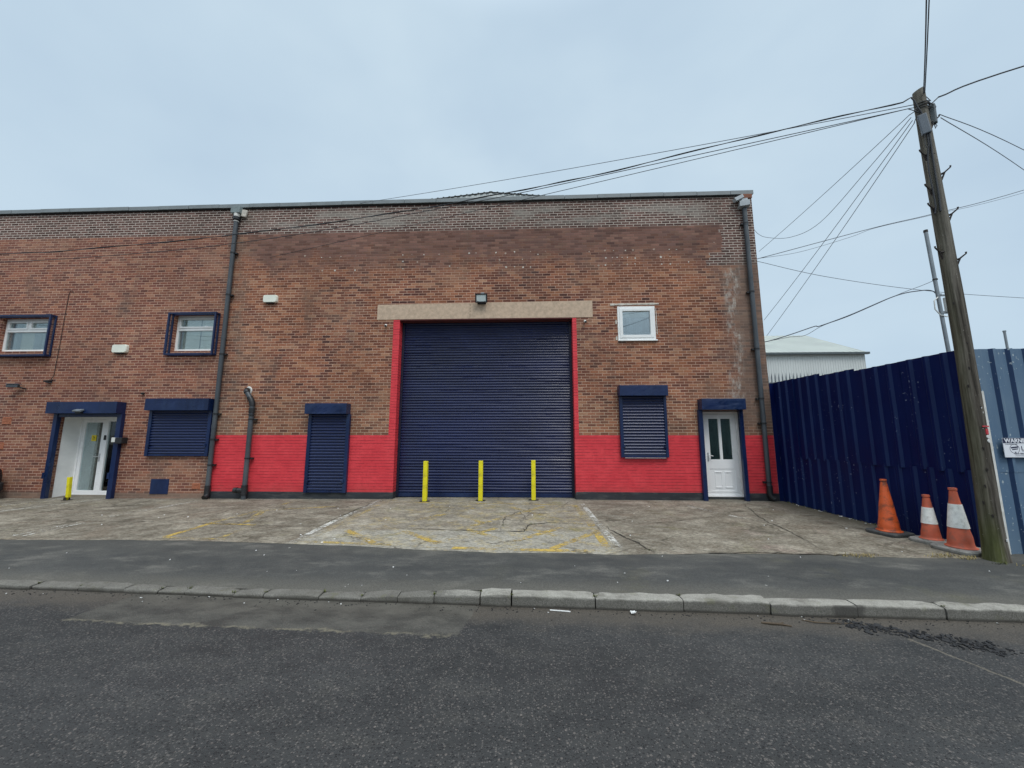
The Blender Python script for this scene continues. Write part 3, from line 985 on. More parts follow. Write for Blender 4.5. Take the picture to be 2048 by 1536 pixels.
# hatched bay in front of the shutter
strip(mb, [(-3.45, 5.98), (-2.3, 5.88), (-1.3, 5.74)], 0.10, YF, 0.0065)
strip(mb, [(-1.1, 5.74), (0.0, 5.69), (1.15, 5.67)], 0.12, YS, 0.0065)
strip(mb, [(1.16, 5.72), (1.17, 7.5)], 0.13, YS, 0.0065)
strip(mb, [(1.17, 7.5), (1.1, 9.3)], 0.13, YF, 0.0065)
strip(mb, [(-3.45, 6.2), (-3.5, 9.5)], 0.11, YF, 0.0065)
strip(mb, [(-3.15, 6.72), (-2.35, 5.95)], 0.12, YS, 0.0065)
strip(mb, [(-2.15, 6.72), (-1.35, 5.95)], 0.12, YS, 0.0065)
strip(mb, [(-1.05, 6.85), (-0.1, 5.90)], 0.12, YF, 0.0065)
strip(mb, [(0.1, 6.85), (1.05, 5.90)], 0.12, YF, 0.0065)
strip(mb, [(-1.45, 5.95), (-0.55, 6.95)], 0.12, YF, 0.0065)
strip(mb, [(-0.45, 5.85), (0.60, 7.05)], 0.12, YS, 0.0065)
strip(mb, [(0.35, 5.75), (1.15, 6.75)], 0.12, YS, 0.0065)
strip(mb, [(-2.6, 7.0), (-1.2, 8.8)], 0.12, YF, 0.0065)
strip(mb, [(-1.0, 7.1), (0.4, 9.1)], 0.12, YF, 0.0065)
strip(mb, [(-0.6, 9.2), (1.0, 7.3)], 0.12, YF, 0.0065)
strip(mb, [(-2.3, 9.2), (-0.8, 7.3)], 0.12, YF, 0.0065)
strip(mb, [(-3.3, 9.5), (0.9, 9.3)], 0.11, YF, 0.0065)
# hatched bay beside it
strip(mb, [(-5.85, 6.15), (-5.92, 7.15)], 0.11, YS, 0.0065)
strip(mb, [(-5.92, 7.15), (-5.82, 9.4)], 0.11, YF, 0.0065)
strip(mb, [(-5.9, 7.08), (-5.0, 7.03)], 0.08, YS, 0.0065)
strip(mb, [(-4.92, 6.12), (-5.02, 7.03)], 0.09, YF, 0.0065)
strip(mb, [(-5.85, 6.12), (-4.75, 6.05)], 0.08, YF, 0.0065)
strip(mb, [(-5.3, 7.2), (-5.75, 8.3)], 0.13, YF, 0.0065)
strip(mb, [(-5.9, 8.3), (-4.4, 8.9)], 0.11, YF, 0.0065)
strip(mb, [(-12.4, 8.2), (-11.9, 9.2)], 0.14, YF, 0.0065)
struct(mb.build('forecourt_markings', [M['white_line'], M['white_faint'], M['yellow_line'], M['yellow_faint']]))

mb = MB()
cracks = [
    ([(-10.3, 7.27), (-8.83, 7.16), (-7.2, 7.22), (-5.37, 7.02), (-3.9, 6.92), (-2.75, 6.79)], 0.018),
    ([(-2.75, 6.79), (-2.25, 6.88), (-1.52, 6.80), (-0.47, 6.71), (-0.06, 6.76), (0.04, 7.24), (0.42, 7.42), (1.15, 7.29), (1.40, 7.18)], 0.032),
    ([(1.40, 7.18), (1.53, 6.60), (1.72, 5.90), (1.79, 5.62)], 0.034),
    ([(1.59, 7.23), (2.6, 7.55), (3.82, 8.14), (4.55, 7.72), (5.24, 7.27), (6.02, 7.23)], 0.016),
    ([(5.25, 9.9), (4.92, 8.76), (4.58, 7.77), (4.40, 6.56), (4.16, 5.69)], 0.022),
    ([(-10.05, 7.86), (-9.43, 8.68), (-8.58, 8.91)], 0.016),
    ([(0.74, 8.99), (1.12, 9.95)], 0.018),
    ([(-0.47, 6.75), (-0.45, 7.87), (-0.17, 8.5), (0.04, 7.5)], 0.016),
    ([(-3.78, 6.9), (-3.80, 8.4), (-3.72, 9.9)], 0.026),
    ([(-7.4, 6.1), (-7.3, 7.2), (-7.0, 8.6)], 0.014),
    ([(2.0, 5.58), (3.0, 5.70), (4.2, 5.66), (5.2, 5.60)], 0.030),
    ([(-6.8, 8.4), (-5.2, 8.2), (-4.0, 8.5)], 0.012),
]
for i, (pl, w) in enumerate(cracks):
    strip(mb, pl, w, 0, 0.009, jag=0.05, taper=True, seed=i * 3.1)
struct(mb.build('forecourt_cracks', M['crack']))


# ------------------------------------------------------------------ the brick warehouse
BX0, BX1 = -24.0, 6.357
root = thing('brick_warehouse', 'long red brick industrial building with navy roller shutters and a red painted base', 'warehouse',
             (-3.0, WALL_Y, 0.0), world_verts=True)
HOLES = [  # x0, x1, z0, z1, depth of the reveal
    (-3.545, 1.255, -0.2, 4.98, 0.34),
    (4.56, 5.60, -0.2, 2.42, 0.30),
    (-13.12, -11.22, -0.2, 2.37, 0.60),
    (-15.34, -13.86, 4.17, 5.16, 0.16),
    (-10.10, -8.90, 4.14, 5.20, 0.16),
    (2.50, 3.49, 4.33, 5.27, 0.16),
]


def ztop(x):
    return 8.44 + 0.0028 * (x + 16)


mb = MB()
xs = sorted({BX0, BX1} | {h[0] for h in HOLES} | {h[1] for h in HOLES})
zs = sorted({-0.2, 8.2} | {h[2] for h in HOLES} | {h[3] for h in HOLES})
for xa, xb in zip(xs, xs[1:]):
    for za, zb in zip(zs, zs[1:]):
        xm, zm = (xa + xb) / 2, (za + zb) / 2
        if any(h[0] < xm < h[1] and h[2] < zm < h[3] for h in HOLES):
            continue
        mb.face([(xa, WALL_Y, za), (xb, WALL_Y, za), (xb, WALL_Y, zb), (xa, WALL_Y, zb)])
    mb.face([(xa, WALL_Y, 8.2), (xb, WALL_Y, 8.2), (xb, WALL_Y, ztop(xb)), (xa, WALL_Y, ztop(xa))])
for (x0, x1, z0, z1, d) in HOLES:
    y0, y1 = WALL_Y, WALL_Y + d
    mb.face([(x0, y0, z0), (x0, y1, z0), (x0, y1, z1), (x0, y0, z1)])
    mb.face([(x1, y0, z0), (x1, y0, z1), (x1, y1, z1), (x1, y1, z0)])
    mb.face([(x0, y0, z1), (x0, y1, z1), (x1, y1, z1), (x1, y0, z1)])
    mb.face([(x0, y0, z0), (x1, y0, z0), (x1, y1, z0), (x0, y1, z0)])
YB = 44.0
mb.face([(BX1, WALL_Y, -.2), (BX1, YB, -.2), (BX1, YB, 8.2), (BX1, WALL_Y, 8.2)])
mb.face([(BX1, WALL_Y, 8.2), (BX1, YB, 8.2), (BX1, YB, ztop(BX1)), (BX1, WALL_Y, ztop(BX1))])
mb.face([(BX0, WALL_Y, -.2), (BX0, YB, -.2), (BX0, YB, ztop(BX0)), (BX0, WALL_Y, ztop(BX0))])
mb.face([(BX0, YB, -.2), (BX1, YB, -.2), (BX1, YB, ztop(BX1)), (BX0, YB, ztop(BX0))])
mb.face([(BX0, WALL_Y + 0.28, 8.1), (BX1, WALL_Y + 0.28, 8.1), (BX1, WALL_Y + 0.28, ztop(BX1)), (BX0, WALL_Y + 0.28, ztop(BX0))])
wall = mb.build('wall', M['brick'], root)
# the wall normals must not depend on recalc: face outwards where it matters is not needed for diffuse bricks

for (x0, x1, z0, z1, d) in HOLES:      # dark rooms behind the openings
    mb = MB()
    y = WALL_Y + d + 0.9
    ya = WALL_Y + d
    mb.face([(x0 - .3, y, z0), (x1 + .3, y, z0), (x1 + .3, y, z1 + .2), (x0 - .3, y, z1 + .2)])
    for xx in (x0 - .3, x1 + .3):
        mb.face([(xx, ya, z0), (xx, y, z0), (xx, y, z1 + .2), (xx, ya, z1 + .2)])
    mb.face([(x0 - .3, ya, z1 + .2), (x1 + .3, ya, z1 + .2), (x1 + .3, y, z1 + .2), (x0 - .3, y, z1 + .2)])
    mb.face([(x0 - .3, ya, z0 + .1), (x1 + .3, ya, z0 + .1), (x1 + .3, y, z0 + .1), (x0 - .3, y, z0 + .1)])
    mb.build('interior_wall', M['inside'], root)

# plinth: black painted render band
for xa, xb, zt in ((-8.505, -5.90, 0.272), (-5.90, -3.545, 0.276), (1.255, 4.455, 0.318), (5.585, BX1 + .004, 0.312)):
    mb = MB()
    n = max(2, int((xb - xa) / 0.25))
    for i in range(n):
        x0, x1 = xa + (xb - xa) * i / n, xa + (xb - xa) * (i + 1) / n

        def zz(x):
            return zt + 0.006 * mnoise.noise(Vector((x * 2.2, 0, 0)))

        mb.face([(x0, 10.085, -.1), (x1, 10.085, -.1), (x1, 10.085, zz(x1)), (x0, 10.085, zz(x0))])
        mb.face([(x0, 10.085, zz(x0)), (x1, 10.085, zz(x1)), (x1, 10.101, zz(x1) + .006), (x0, 10.101, zz(x0) + .006)])
    for x, xe in ((-3.545, xb), (1.255, xa)):
        if abs(x - xe) < 1e-6:
            s = 1 if x < 0 else -1
            mb.box(min(x, x + s * .012), max(x, x + s * .012), 10.086, 10.40, -.1, 0.285)
    mb.build('plinth', M['black_plinth'], root)

# coping sheets and the felt line under them
mb = MB()
x = BX0
k = 0
rc = random.Random(5)
while x < BX1 + 0.03:
    x2 = min(x + 0.93, BX1 + 0.035)
    z0, z1 = ztop(x), ztop(x2)
    dz, dy = rc.uniform(-.004, .004), rc.uniform(-.004, .004)
    a, b = x + 0.005, x2 - 0.005
    yf = 10.035 + dy
    for (p, q) in ((a, b),):
        mb.face([(p, yf, z0 + dz), (q, yf, z1 + dz), (q, yf, z1 + .112 + dz), (p, yf, z0 + .112 + dz)])
        mb.face([(p, yf, z0 + .112 + dz), (q, yf, z1 + .112 + dz), (q, 10.42, z1 + .15), (p, 10.42, z0 + .15)])
        mb.face([(p, yf, z0 + dz), (q, yf, z1 + dz), (q, 10.12, z1 + dz), (p, 10.12, z0 + dz)])
        for e, zz_ in ((p, z0), (q, z1)):
            mb.face([(e, yf, zz_ + dz), (e, yf, zz_ + .112 + dz), (e, 10.42, zz_ + .15), (e, 10.42, zz_ + dz)])
    x = x2
cop = mb.build('coping', M['coping'], root)
mb = MB()
mb.face([(BX0, 10.07, ztop(BX0) - .032), (BX1, 10.07, ztop(BX1) - .032), (BX1, 10.07, ztop(BX1) + .09), (BX0, 10.07, ztop(BX0) + .09)])
mb.face([(BX0, 10.07, ztop(BX0) - .032), (BX1, 10.07, ztop(BX1) - .032), (BX1, 10.1, ztop(BX1) - .032), (BX0, 10.1, ztop(BX0) - .032)])
mb.build('felt_strip', M['roof_black'], cop)

# low ribbed roof behind the parapet
AX, AZ, SL, RY = -1.06, 9.06, 0.105, 10.46
mb = MB()
for s in (-1, 1):
    n = 42
    for i in range(n):
        a, b = AX + s * 7.4 * i / n, AX + s * 7.4 * (i + 1) / n
        za, zb = AZ - SL * abs(a - AX), AZ - SL * abs(b - AX)
        m1 = a + (b - a) * .3
        zm = AZ - SL * abs(m1 - AX)
        mb.face([(a, RY, za + .018), (m1, RY, zm + .018), (m1, YB, zm + .018), (a, YB, za + .018)])
        mb.face([(m1, RY, zm + .018), (m1, RY, zm), (m1, YB, zm), (m1, YB, zm + .018)])
        mb.face([(m1, RY, zm), (b, RY, zb), (b, YB, zb), (m1, YB, zm)])
        mb.face([(b, RY, zb), (b, RY, zb + .018), (b, YB, zb + .018), (b, YB, zb)])
roof = mb.build('roof', M['shed_roof'], root)
mb = MB()
for s in (-1, 1):
    mbd = MB()
    n = 42
    for i in range(n):
        a, b = AX + s * 7.4 * i / n, AX + s * 7.4 * (i + 1) / n
        za, zb = AZ - SL * abs(a - AX), AZ - SL * abs(b - AX)
        x0, x1 = min(a, b), max(a, b)
        mb.face([(a, RY + .03, 8.1), (b, RY + .03, 8.1), (b, RY + .03, zb - .02), (a, RY + .03, za - .02)])
        mb.box(x0, x0 + .02, RY + .012, RY + .03, 8.1, min(za, zb) - .03)
        m1 = a + (b - a) * .28
        zm = AZ - SL * abs(m1 - AX)
        mbd.face([(m1, RY + .004, zm - .030), (b, RY + .004, zb - .030), (b, RY + .004, zb - .001), (m1, RY + .004, zm - .001)])
    mbd.build('verge_filler', M['roof_black'], roof)
mb.build('gable_cladding', M['shed_wall'], roof)

# lintel and soffit over the big shutter
mb = MB()
n = 24
for i in range(n):
    x0, x1 = -4.195 + 6.01 * i / n, -4.195 + 6.01 * (i + 1) / n
    zb0, zb1 = 4.982 + 0.0057 * (x0 + 4.2), 4.982 + 0.0057 * (x1 + 4.2)
    zt0, zt1 = 5.418 + 0.0075 * (x0 + 4.2), 5.418 + 0.0075 * (x1 + 4.2)
    zb0, zb1 = min(zb0, 4.986), min(zb1, 4.986)
    mb.face([(x0, 10.090, zb0), (x1, 10.090, zb1), (x1, 10.090, zt1), (x0, 10.090, zt0)])
    mb.face([(x0, 10.090, zt0), (x1, 10.090, zt1), (x1, 10.11, zt1), (x0, 10.11, zt0)])
    mb.face([(x0, 10.090, zb0), (x1, 10.090, zb1), (x1, 10.11, zb1), (x0, 10.11, zb0)])
for x, zb, zt in ((-4.195, 4.982, 5.418), (1.815, 4.986, 5.463)):
    mb.face([(x, 10.090, zb), (x, 10.11, zb), (x, 10.11, zt), (x, 10.090, zt)])
lin = mb.build('lintel', M['lintel'], root, merge=True)
mb = MB()
for i in range(14):
    zz = 4.995 + .43 * i / 14
    mb.box(-1.575 + .004 * math.sin(i * 1.9), -1.569 + .004 * math.sin(i * 2.3), 10.0885, 10.0915, zz, zz + .03)
mb.build('joint', M['twig'], lin)
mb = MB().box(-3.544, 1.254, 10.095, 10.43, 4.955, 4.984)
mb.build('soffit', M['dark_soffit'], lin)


def curtain(x0, x1, z0, z1, y, pitch, depth, nx=1, wav=0.0, nseg=7):
    """rolled steel laths"""
    mb = MB()
    n = max(1, round((z1 - z0) / pitch))
    p = (z1 - z0) / n
    prof = []
    for k in range(n):
        for q in range(nseg):
            t = q / nseg
            zz = z0 + (k + t) * p
            dy = depth * (math.sin(PI * min(1, t / 0.86)) ** 0.95 if t < 0.86 else 0.0)
            prof.append((dy, zz, k))
    prof.append((0.0, z1, n))

    def fn(u, v):
        i = min(int(round(v * (len(prof) - 1))), len(prof) - 1)
        dy, zz, k = prof[i]
        xx = x0 + (x1 - x0) * u
        w = wav * (mnoise.noise(Vector((xx * 0.9, k * 0.55, 1.0))) + 0.7 * mnoise.noise(Vector((xx * 2.3, k * 2.1, 4.0))))
        wz = wav * 0.45 * mnoise.noise(Vector((xx * 1.1, k * 0.9, 9.0)))
        return (xx, y - dy + w, zz + wz)

    mb.grid(fn, nx, len(prof) - 1)
    return mb


# the big roller shutter
door = curtain(-3.54, 1.25, 0.235, 4.975, 10.385, 0.0758, 0.018, nx=48, wav=0.0050).build('roller_shutter', M['slat'], root, smooth=True, angle=55)
MB().box(-3.54, 1.25, 10.355, 10.395, 0.135, 0.237).build('bottom_rail', M['navy'], door, bevel=0.004)
for x0, x1 in ((-3.545, -3.475), (1.185, 1.255)):
    MB().box(x0 + .001, x1 - .001, 10.335, 10.43, 0.13, 4.975).build('guide_rail', M['rail_dark'], door, bevel=0.004)


def dented_box(x0, x1, y0, y1, z0, z1, amp, seed):
    mb = MB()
    nx, nz = 14, 5

    def fr(u, v):
        e = min(u, 1 - u) * 8
        e2 = min(v, 1 - v) * 6
        k = min(1, e) * min(1, e2 + .35)
        return (x0 + (x1 - x0) * u, y0 + amp * k * (mnoise.noise(Vector((u * 4, v * 2, seed))) + .4 * mnoise.noise(Vector((u * 13, v * 5, seed)))),
                z0 + (z1 - z0) * v + amp * .4 * mnoise.noise(Vector((u * 5, seed, 2))) * (1 if v > .9 else 0))

    mb.grid(fr, nx, nz)
    for i in range(nx):
        a, b = fr(i / nx, 1), fr((i + 1) / nx, 1)
        mb.face([a, b, (b[0], y1, z1), (a[0], y1, z1)])
        a, b = fr(i / nx, 0), fr((i + 1) / nx, 0)
        mb.face([a, b, (b[0], y1, z0), (a[0], y1, z0)])
    for u in (0, 1):
        for j in range(nz):
            a, b = fr(u, j / nz), fr(u, (j + 1) / nz)
            mb.face([a, b, (b[0], y1, b[2]), (a[0], y1, a[2])])
    return mb


def shutter(bx, bz, gl, gr, zb, label=None, seed=0.0, amp=0.004, y=10.045):
    cur = curtain(gl[1] - .02, gr[0] + .02, zb + 0.055, bz[0] + .02, y, 0.0768, 0.027, nx=8, wav=0.0008, nseg=12).build('window_shutter', M['slat_small'], root, smooth=True, angle=55)
    if label:
        cur['label'] = label
    dented_box(bx[0], bx[1], 9.85, 10.099, bz[0], bz[1], amp, seed).build('shutter_box', M['navy'], cur, merge=True, bevel=0.004)
    for g in (gl, gr):
        MB().box(g[0], g[1], 10.005, 10.099, zb, bz[0] - .001).build('guide_rail', M['navy'], cur, bevel=0.004)
    MB().box(gl[1], gr[0], y - .018, y + .015, zb + .004, zb + .058).build('bottom_rail', M['navy'], cur, bevel=0.003)
    for g, s in ((gl, 1), (gr, -1)):
        xx = g[1] if s > 0 else g[0]
        mb = MB().box(xx - .03, xx + .03, 9.985, 10.006, zb + .26, zb + .33)
        mb.tube([(xx, 9.99, zb + .3), (xx + s * .05, 9.97, zb + .325)], 0.012, 8)
        mb.build('shutter_lock', M['navy'], cur)
    return cur


shutter((-10.40, -8.61), (2.437, 2.76), (-10.40, -10.31), (-8.71, -8.62), 1.205, 'wide short navy shutter over a closed window', 1.0)
shutter((-5.935, -4.80), (2.335, 2.617), (-5.905, -5.815), (-4.86, -4.77), 0.27, 'tall narrow navy shutter reaching down to the plinth', 2.0, 0.008)
s3 = shutter((2.41, 3.65), (2.793, 3.066), (2.43, 2.51), (3.575, 3.645), 1.205, 'navy shutter over the window beside the white door', 3.0)
MB().box(2.52, 3.565, 10.0, 10.03, 1.188, 1.203).build('sill', M['silver'], s3)


# windows ------------------------------------------------------------
def window(x0, x1, z0, z1, y, transom=None, split=None, w=0.062, blind=None, mat=None, depth=0.06):
    mb = MB()
    mt = M['upvc']
    mb.box(x0, x0 + w, y, y + depth, z0, z1)
    mb.box(x1 - w, x1, y, y + depth, z0, z1)
    mb.box(x0 + w, x1 - w, y, y + depth, z0, z0 + w * 1.1)
    mb.box(x0 + w, x1 - w, y, y + depth, z1 - w, z1)
    if transom:
        mb.box(x0 + w, x1 - w, y, y + depth, transom - .035, transom + .035)
        ups = [(x0 + w, x1 - w)] if not split else [(x0 + w, split - .03), (split + .03, x1 - w)]
        if split:
            mb.box(split - .03, split + .03, y, y + depth, transom + .035, z1 - w)
        for a, b in ups:       # opening top lights stand a little proud
            s = 0.048
            q0, q1 = transom + .037, z1 - w - .002
            yy = y - .014
            mb.box(a + .002, a + s, yy, y + .04, q0, q1)
            mb.box(b - s, b - .002, yy, y + .04, q0, q1)
            mb.box(a + s, b - s, yy, y + .04, q0, q0 + s)
            mb.box(a + s, b - s, yy, y + .04, q1 - s, q1)
    fr = mb.build('window', mt, root, bevel=0.004)
    MB().box(x0 + w * .6, x1 - w * .6, y + .03, y + .036, z0 + w * .6, z1 - w * .6).build('pane', M['glass' if mat is None else mat], fr)
    return fr


def cage(x0, x1, z0, z1):
    """projecting steel window guard"""
    b = 0.045
    mb = MB()
    yf, yb = 9.94, 10.098
    for yy, t in ((yf, b), (yb - .03, .03)):
        mb.box(x0, x0 + b, yy, yy + t, z0, z1)
        mb.box(x1 - b, x1, yy, yy + t, z0, z1)
        mb.box(x0 + b, x1 - b, yy, yy + t, z0, z0 + b)
        mb.box(x0 + b, x1 - b, yy, yy + t, z1 - b, z1)
    for xx in (x0, x1 - b):
        for zz in (z0, z1 - b):
            mb.box(xx, xx + b, yf + b, yb - .03, zz, zz + b)
    g = mb.build('window_guard', M['navy'], root, bevel=0.003)
    m2 = MB()
    for xx in (x0 + .02, x1 - .02):
        m2.face([(xx, yf + .02, z0 + .03), (xx, yb, z0 + .03), (xx, yb, z1 - .03), (xx, yf + .02, z1 - .03)])
    for zz in (z0 + .02, z1 - .02):
        m2.face([(x0 + .03, yf + .02, zz), (x1 - .03, yf + .02, zz), (x1 - .03, yb, zz), (x0 + .03, yb, zz)])
    m2.build('screen', M['screen'], g)
    return g


w1 = window(-15.34, -13.86, 4.17, 5.16, 10.20, 4.80, -14.62)
mb = MB()
rb = random.Random(2)
xx = -15.26
while xx < -13.95:                     # vertical blind strips, turned a little
    a = rb.uniform(.02, .05)
    pale = -14.92 < xx < -14.52
    mb.face([(xx, 10.252, 4.22), (xx + .075, 10.252 + a*.6, 4.22), (xx + .075, 10.252 + a*.6, 5.12), (xx, 10.252, 5.12)], 1 if pale else 0)
    xx += rb.uniform(.085, .11)
mb.build('blind', [M['blind_grey'], M['blind']], w1)
cage(-15.56, -13.655, 4.0, 5.215)
w2 = window(-10.10, -8.90, 4.14, 5.20, 10.20, 4.79)
mb = MB()
xx = -10.0
mb.face([(-9.93, 10.255, 4.2), (-9.43, 10.255, 4.2), (-9.43, 10.255, 5.14), (-9.93, 10.255, 5.14)], 1)
mb.face([(-9.405, 10.255, 4.2), (-8.95, 10.255, 4.2), (-8.95, 10.255, 5.14), (-9.405, 10.255, 5.14)], 1)
mb.face([(-10.04, 10.262, 4.2), (-9.93, 10.262, 4.2), (-9.93, 10.262, 5.14), (-10.04, 10.262, 5.14)], 0)
mb.build('blind', [M['blind_grey'], M['blind']], w2)
MB().box(-9.30, -9.20, 10.225, 10.229, 4.87, 4.905).build('sticker', M['sign_white'], w2)
cage(-10.16, -8.75, 3.995, 5.225)
w3 = window(2.485, 3.495, 4.335, 5.275, 10.082, None, None, 0.055, depth=0.07, mat='glass_sky')
mb = MB()
mb.box(2.54, 2.62, 10.066, 10.12, 4.39, 5.22)
mb.box(3.36, 3.44, 10.066, 10.12, 4.39, 5.22)
mb.box(2.62, 3.36, 10.066, 10.12, 4.39, 4.47)
mb.box(2.62, 3.36, 10.066, 10.12, 5.14, 5.22)
mb.build('sash', M['upvc'], w3, bevel=0.006)
MB().box(2.475, 3.53, 10.045, 10.10, 4.298, 4.333).build('sill', M['upvc'], w3, bevel=0.005)
mb = MB()
mb.face([(2.6, 10.15, 4.98), (3.4, 10.15, 4.98), (3.4, 10.15, 5.25), (2.6, 10.15, 5.25)], 1)
mb.face([(2.6, 10.17, 4.35), (3.4, 10.17, 4.35), (3.4, 10.17, 4.99), (2.6, 10.17, 4.99)], 0)
mb.build('blind', [M['blind_grey'], M['blind']], w3)
# rough mortar fillet over and round that window


def fillet(pts, w):
    mb = MB()
    P = []
    for a, b in zip(pts, pts[1:]):
        n = max(2, int(math.dist(a, b) / .03))
        P += [(a[0] + (b[0] - a[0]) * i / n, a[1] + (b[1] - a[1]) * i / n) for i in range(n)]
    P.append(pts[-1])
    for (a, b) in zip(P, P[1:]):
        ra = w * (.6 + .9 * abs(mnoise.noise(Vector((a[0] * 11, a[1] * 11, 0)))))
        mb.cbox(((a[0] + b[0]) / 2, 10.094 + random.uniform(-.004, .004), (a[1] + b[1]) / 2), (abs(b[0] - a[0]) + ra * .9, 0.020, abs(b[1] - a[1]) + ra * .9))
    mb.build('mortar_fillet', M['mortar_patch'], w3)


fillet([(2.32, 5.335), (3.60, 5.345)], 0.055)
fillet([(2.44, 4.36), (2.45, 4.42)], 0.05)
fillet([(2.44, 4.80), (2.445, 4.88)], 0.05)
fillet([(3.535, 4.5), (3.53, 5.2)], 0.022)


# right hand white panel door -----------------------------------------
YD = 10.31
mb = MB()
x0, x1, z0, z1 = 4.69, 5.535, 0.30, 2.33
Z = [z0 + .02, 0.30 + .10, 0.90, 1.14, 2.215, z1]
mb.box(x0, x1, YD + .01, YD + .05, z0, 0.90)                      # lower leaf slab
mb.box(x0, x0 + .14, YD, YD + .05, 0.9, z1)
mb.box(x1 - .135, x1, YD, YD + .05, 0.9, z1)
mb.box(x0 + .14, x1 - .135, YD, YD + .05, 0.9, 1.145)
mb.box(x0 + .14, x1 - .135, YD, YD + .05, 2.21, z1)
mb.box(5.078, 5.148, YD, YD + .05, 1.145, 2.21)
mb.box(x0, x0 + .10, YD, YD + .02, z0, 0.9)
mb.box(x1 - .10, x1, YD, YD + .02, z0, 0.9)
mb.box(x0 + .10, x1 - .10, YD, YD + .02, z0, z0 + .05)
dR = mb.build('door', M['upvc_bright'], root, bevel=0.004)
dR['label'] = 'white panelled door with two narrow panes under a navy shutter box'
for a, b in ((4.905, 5.085), (5.165, 5.345)):
    m3 = MB()
    zA, zB = 0.42, 0.83
    t = 0.022
    m3.box(a, b, YD - .006, YD + .012, zA, zA + t)
    m3.box(a, b, YD - .006, YD + .012, zB - t, zB)
    m3.box(a, a + t * .7, YD, YD + .012, zA + t, zB - t)
    m3.box(b - t * .7, b, YD, YD + .012, zA + t, zB - t)
    m3.build('panel', M['upvc_bright'], dR, bevel=0.004)
for a, b in ((x0 + .13, 5.088), (5.138, x1 - .125)):
    MB().box(a, b, YD + .025, YD + .03, 1.135, 2.22).build('pane', M['glass_dark'], dR)
    MB().box(a, b, YD + .042, YD + .045, 1.13, 2.225).build('pane_backing', M['backing_grey'], dR)  # added sheet behind the glass to brighten the pane
mb = MB()
for (a, b, c, d) in ((4.62, 4.684, 0.235, 2.40), (5.541, 5.60, 0.235, 2.40), (4.684, 5.541, 2.336, 2.40), (4.684, 5.541, 0.235, 0.294)):
    mb.box(a, b, YD - .012, YD + .06, c, d)
mb.build('door_frame', M['upvc_bright'], dR, bevel=0.004)
MB().box(4.66, 5.61, YD - .055, YD + .05, 0.195, 0.234).build('threshold', M['upvc_bright'], dR, bevel=0.006)
mb = MB().box(4.745, 4.775, YD - .012, YD, 1.10, 1.32)
mb.tube([(4.76, YD - .01, 1.25), (4.76, YD - .055, 1.25), (4.87, YD - .06, 1.235)], 0.011, 8)
mb.build('handle', M['silver'], dR)
mb = MB().box(4.57, 5.60, YD - .03, YD + .06, 0.10, 0.194)
mb.build('door_step', M['cone_base_dark'], dR)
dented_box(4.485, 5.588, 9.85, 10.099, 2.426, 2.708, 0.012, 7.3).build('shutter_box', M['navy'], dR, merge=True, bevel=0.004)
for g in ((4.455, 4.56), (5.49, 5.585)):
    mb = MB().box(g[0], g[1], 10.005, 10.099, 0.13, 2.424)
    mb.box(g[0] + .03, g[0] + .06, 9.99, 10.01, 0.72, 0.78)
    mb.build('guide_rail', M['navy'], dR, bevel=0.004)

# glazed entrance door ------------------------------------------------
YD = 10.66
mb = MB()
lx0, lx1, lz0, lz1 = -13.06, -12.35, 0.10, 2.22
mb.box(lx0, lx0 + .09, YD, YD + .06, lz0, lz1)
mb.box(lx1 - .10, lx1, YD, YD + .06, lz0, lz1)
mb.box(lx0 + .09, lx1 - .10, YD, YD + .06, lz0, lz0 + .10)
mb.box(lx0 + .09, lx1 - .10, YD, YD + .06, lz1 - .08, lz1)
dL = mb.build('door', M['upvc_bright'], root, bevel=0.004)
dL['label'] = 'white framed glass entrance door with a yellow sticker'
mb = MB()
mb.box(-13.115, -13.065, YD - .015, YD + .07, 0.08, 2.30)
mb.box(-12.345, -12.25, YD - .015, YD + .07, 0.08, 2.30)
mb.box(-11.32, -11.225, YD - .015, YD + .07, 0.08, 2.30)
mb.box(-13.065, -12.345, YD - .015, YD + .07, 2.225, 2.30)
mb.box(-12.25, -11.32, YD - .015, YD + .07, 2.17, 2.30)
mb.box(-12.25, -11.32, YD - .015, YD + .07, 0.08, 0.19)
mb.box(-13.065, -12.345, YD - .015, YD + .07, 0.055, 0.097)
mb.build('door_frame', M['upvc_bright'], dL, bevel=0.004)
MB().box(lx0 + .085, lx1 - .095, YD + .03, YD + .036, 0.195, 2.145).build('pane', M['glass'], dL)
MB().box(-12.255, -11.315, YD + .03, YD + .036, 0.185, 2.175).build('pane', M['glass_dark'], dL)
mb = MB()
mb.face([(-13.05, YD + .045, 0.1), (-12.66, YD + .045, 0.1), (-12.66, YD + .045, 2.25), (-13.05, YD + .045, 2.25)])
mb.build('pane_backing', M['film_grey'], dL)
mb = MB()
mb.face([(-12.655, YD + .05, 0.1), (-11.25, YD + .05, 0.1), (-11.25, YD + .05, 2.25), (-12.655, YD + .05, 2.25)])
mb.build('pane_backing', M['backing_grey'], dL)
st = MB().box(-12.76, -12.62, YD + .022, YD + .026, 1.60, 1.77).build('sticker', M['sticker_yellow'], dL)
mb = MB().cbox((-12.69, YD + .019, 1.715), (0.075, .002, .022), Matrix.Rotation(R(18), 3, 'Y'))
mb.cbox((-12.685, YD + .0185, 1.672), (0.10, .0015, .008))
mb.cbox((-12.685, YD + .0185, 1.652), (0.08, .0015, .006))
mb.cbox((-12.685, YD + .0185, 1.632), (0.09, .0015, .006))
mb.build('sticker_print', M['gasket'], dL)
mb = MB().box(-12.42, -12.385, YD - .012, YD, 1.02, 1.24)
mb.tube([(-12.40, YD - .01, 1.16), (-12.40, YD - .06, 1.16), (-12.53, YD - .065, 1.165)], 0.012, 8)
mb.build('handle', M['silver'], dL)
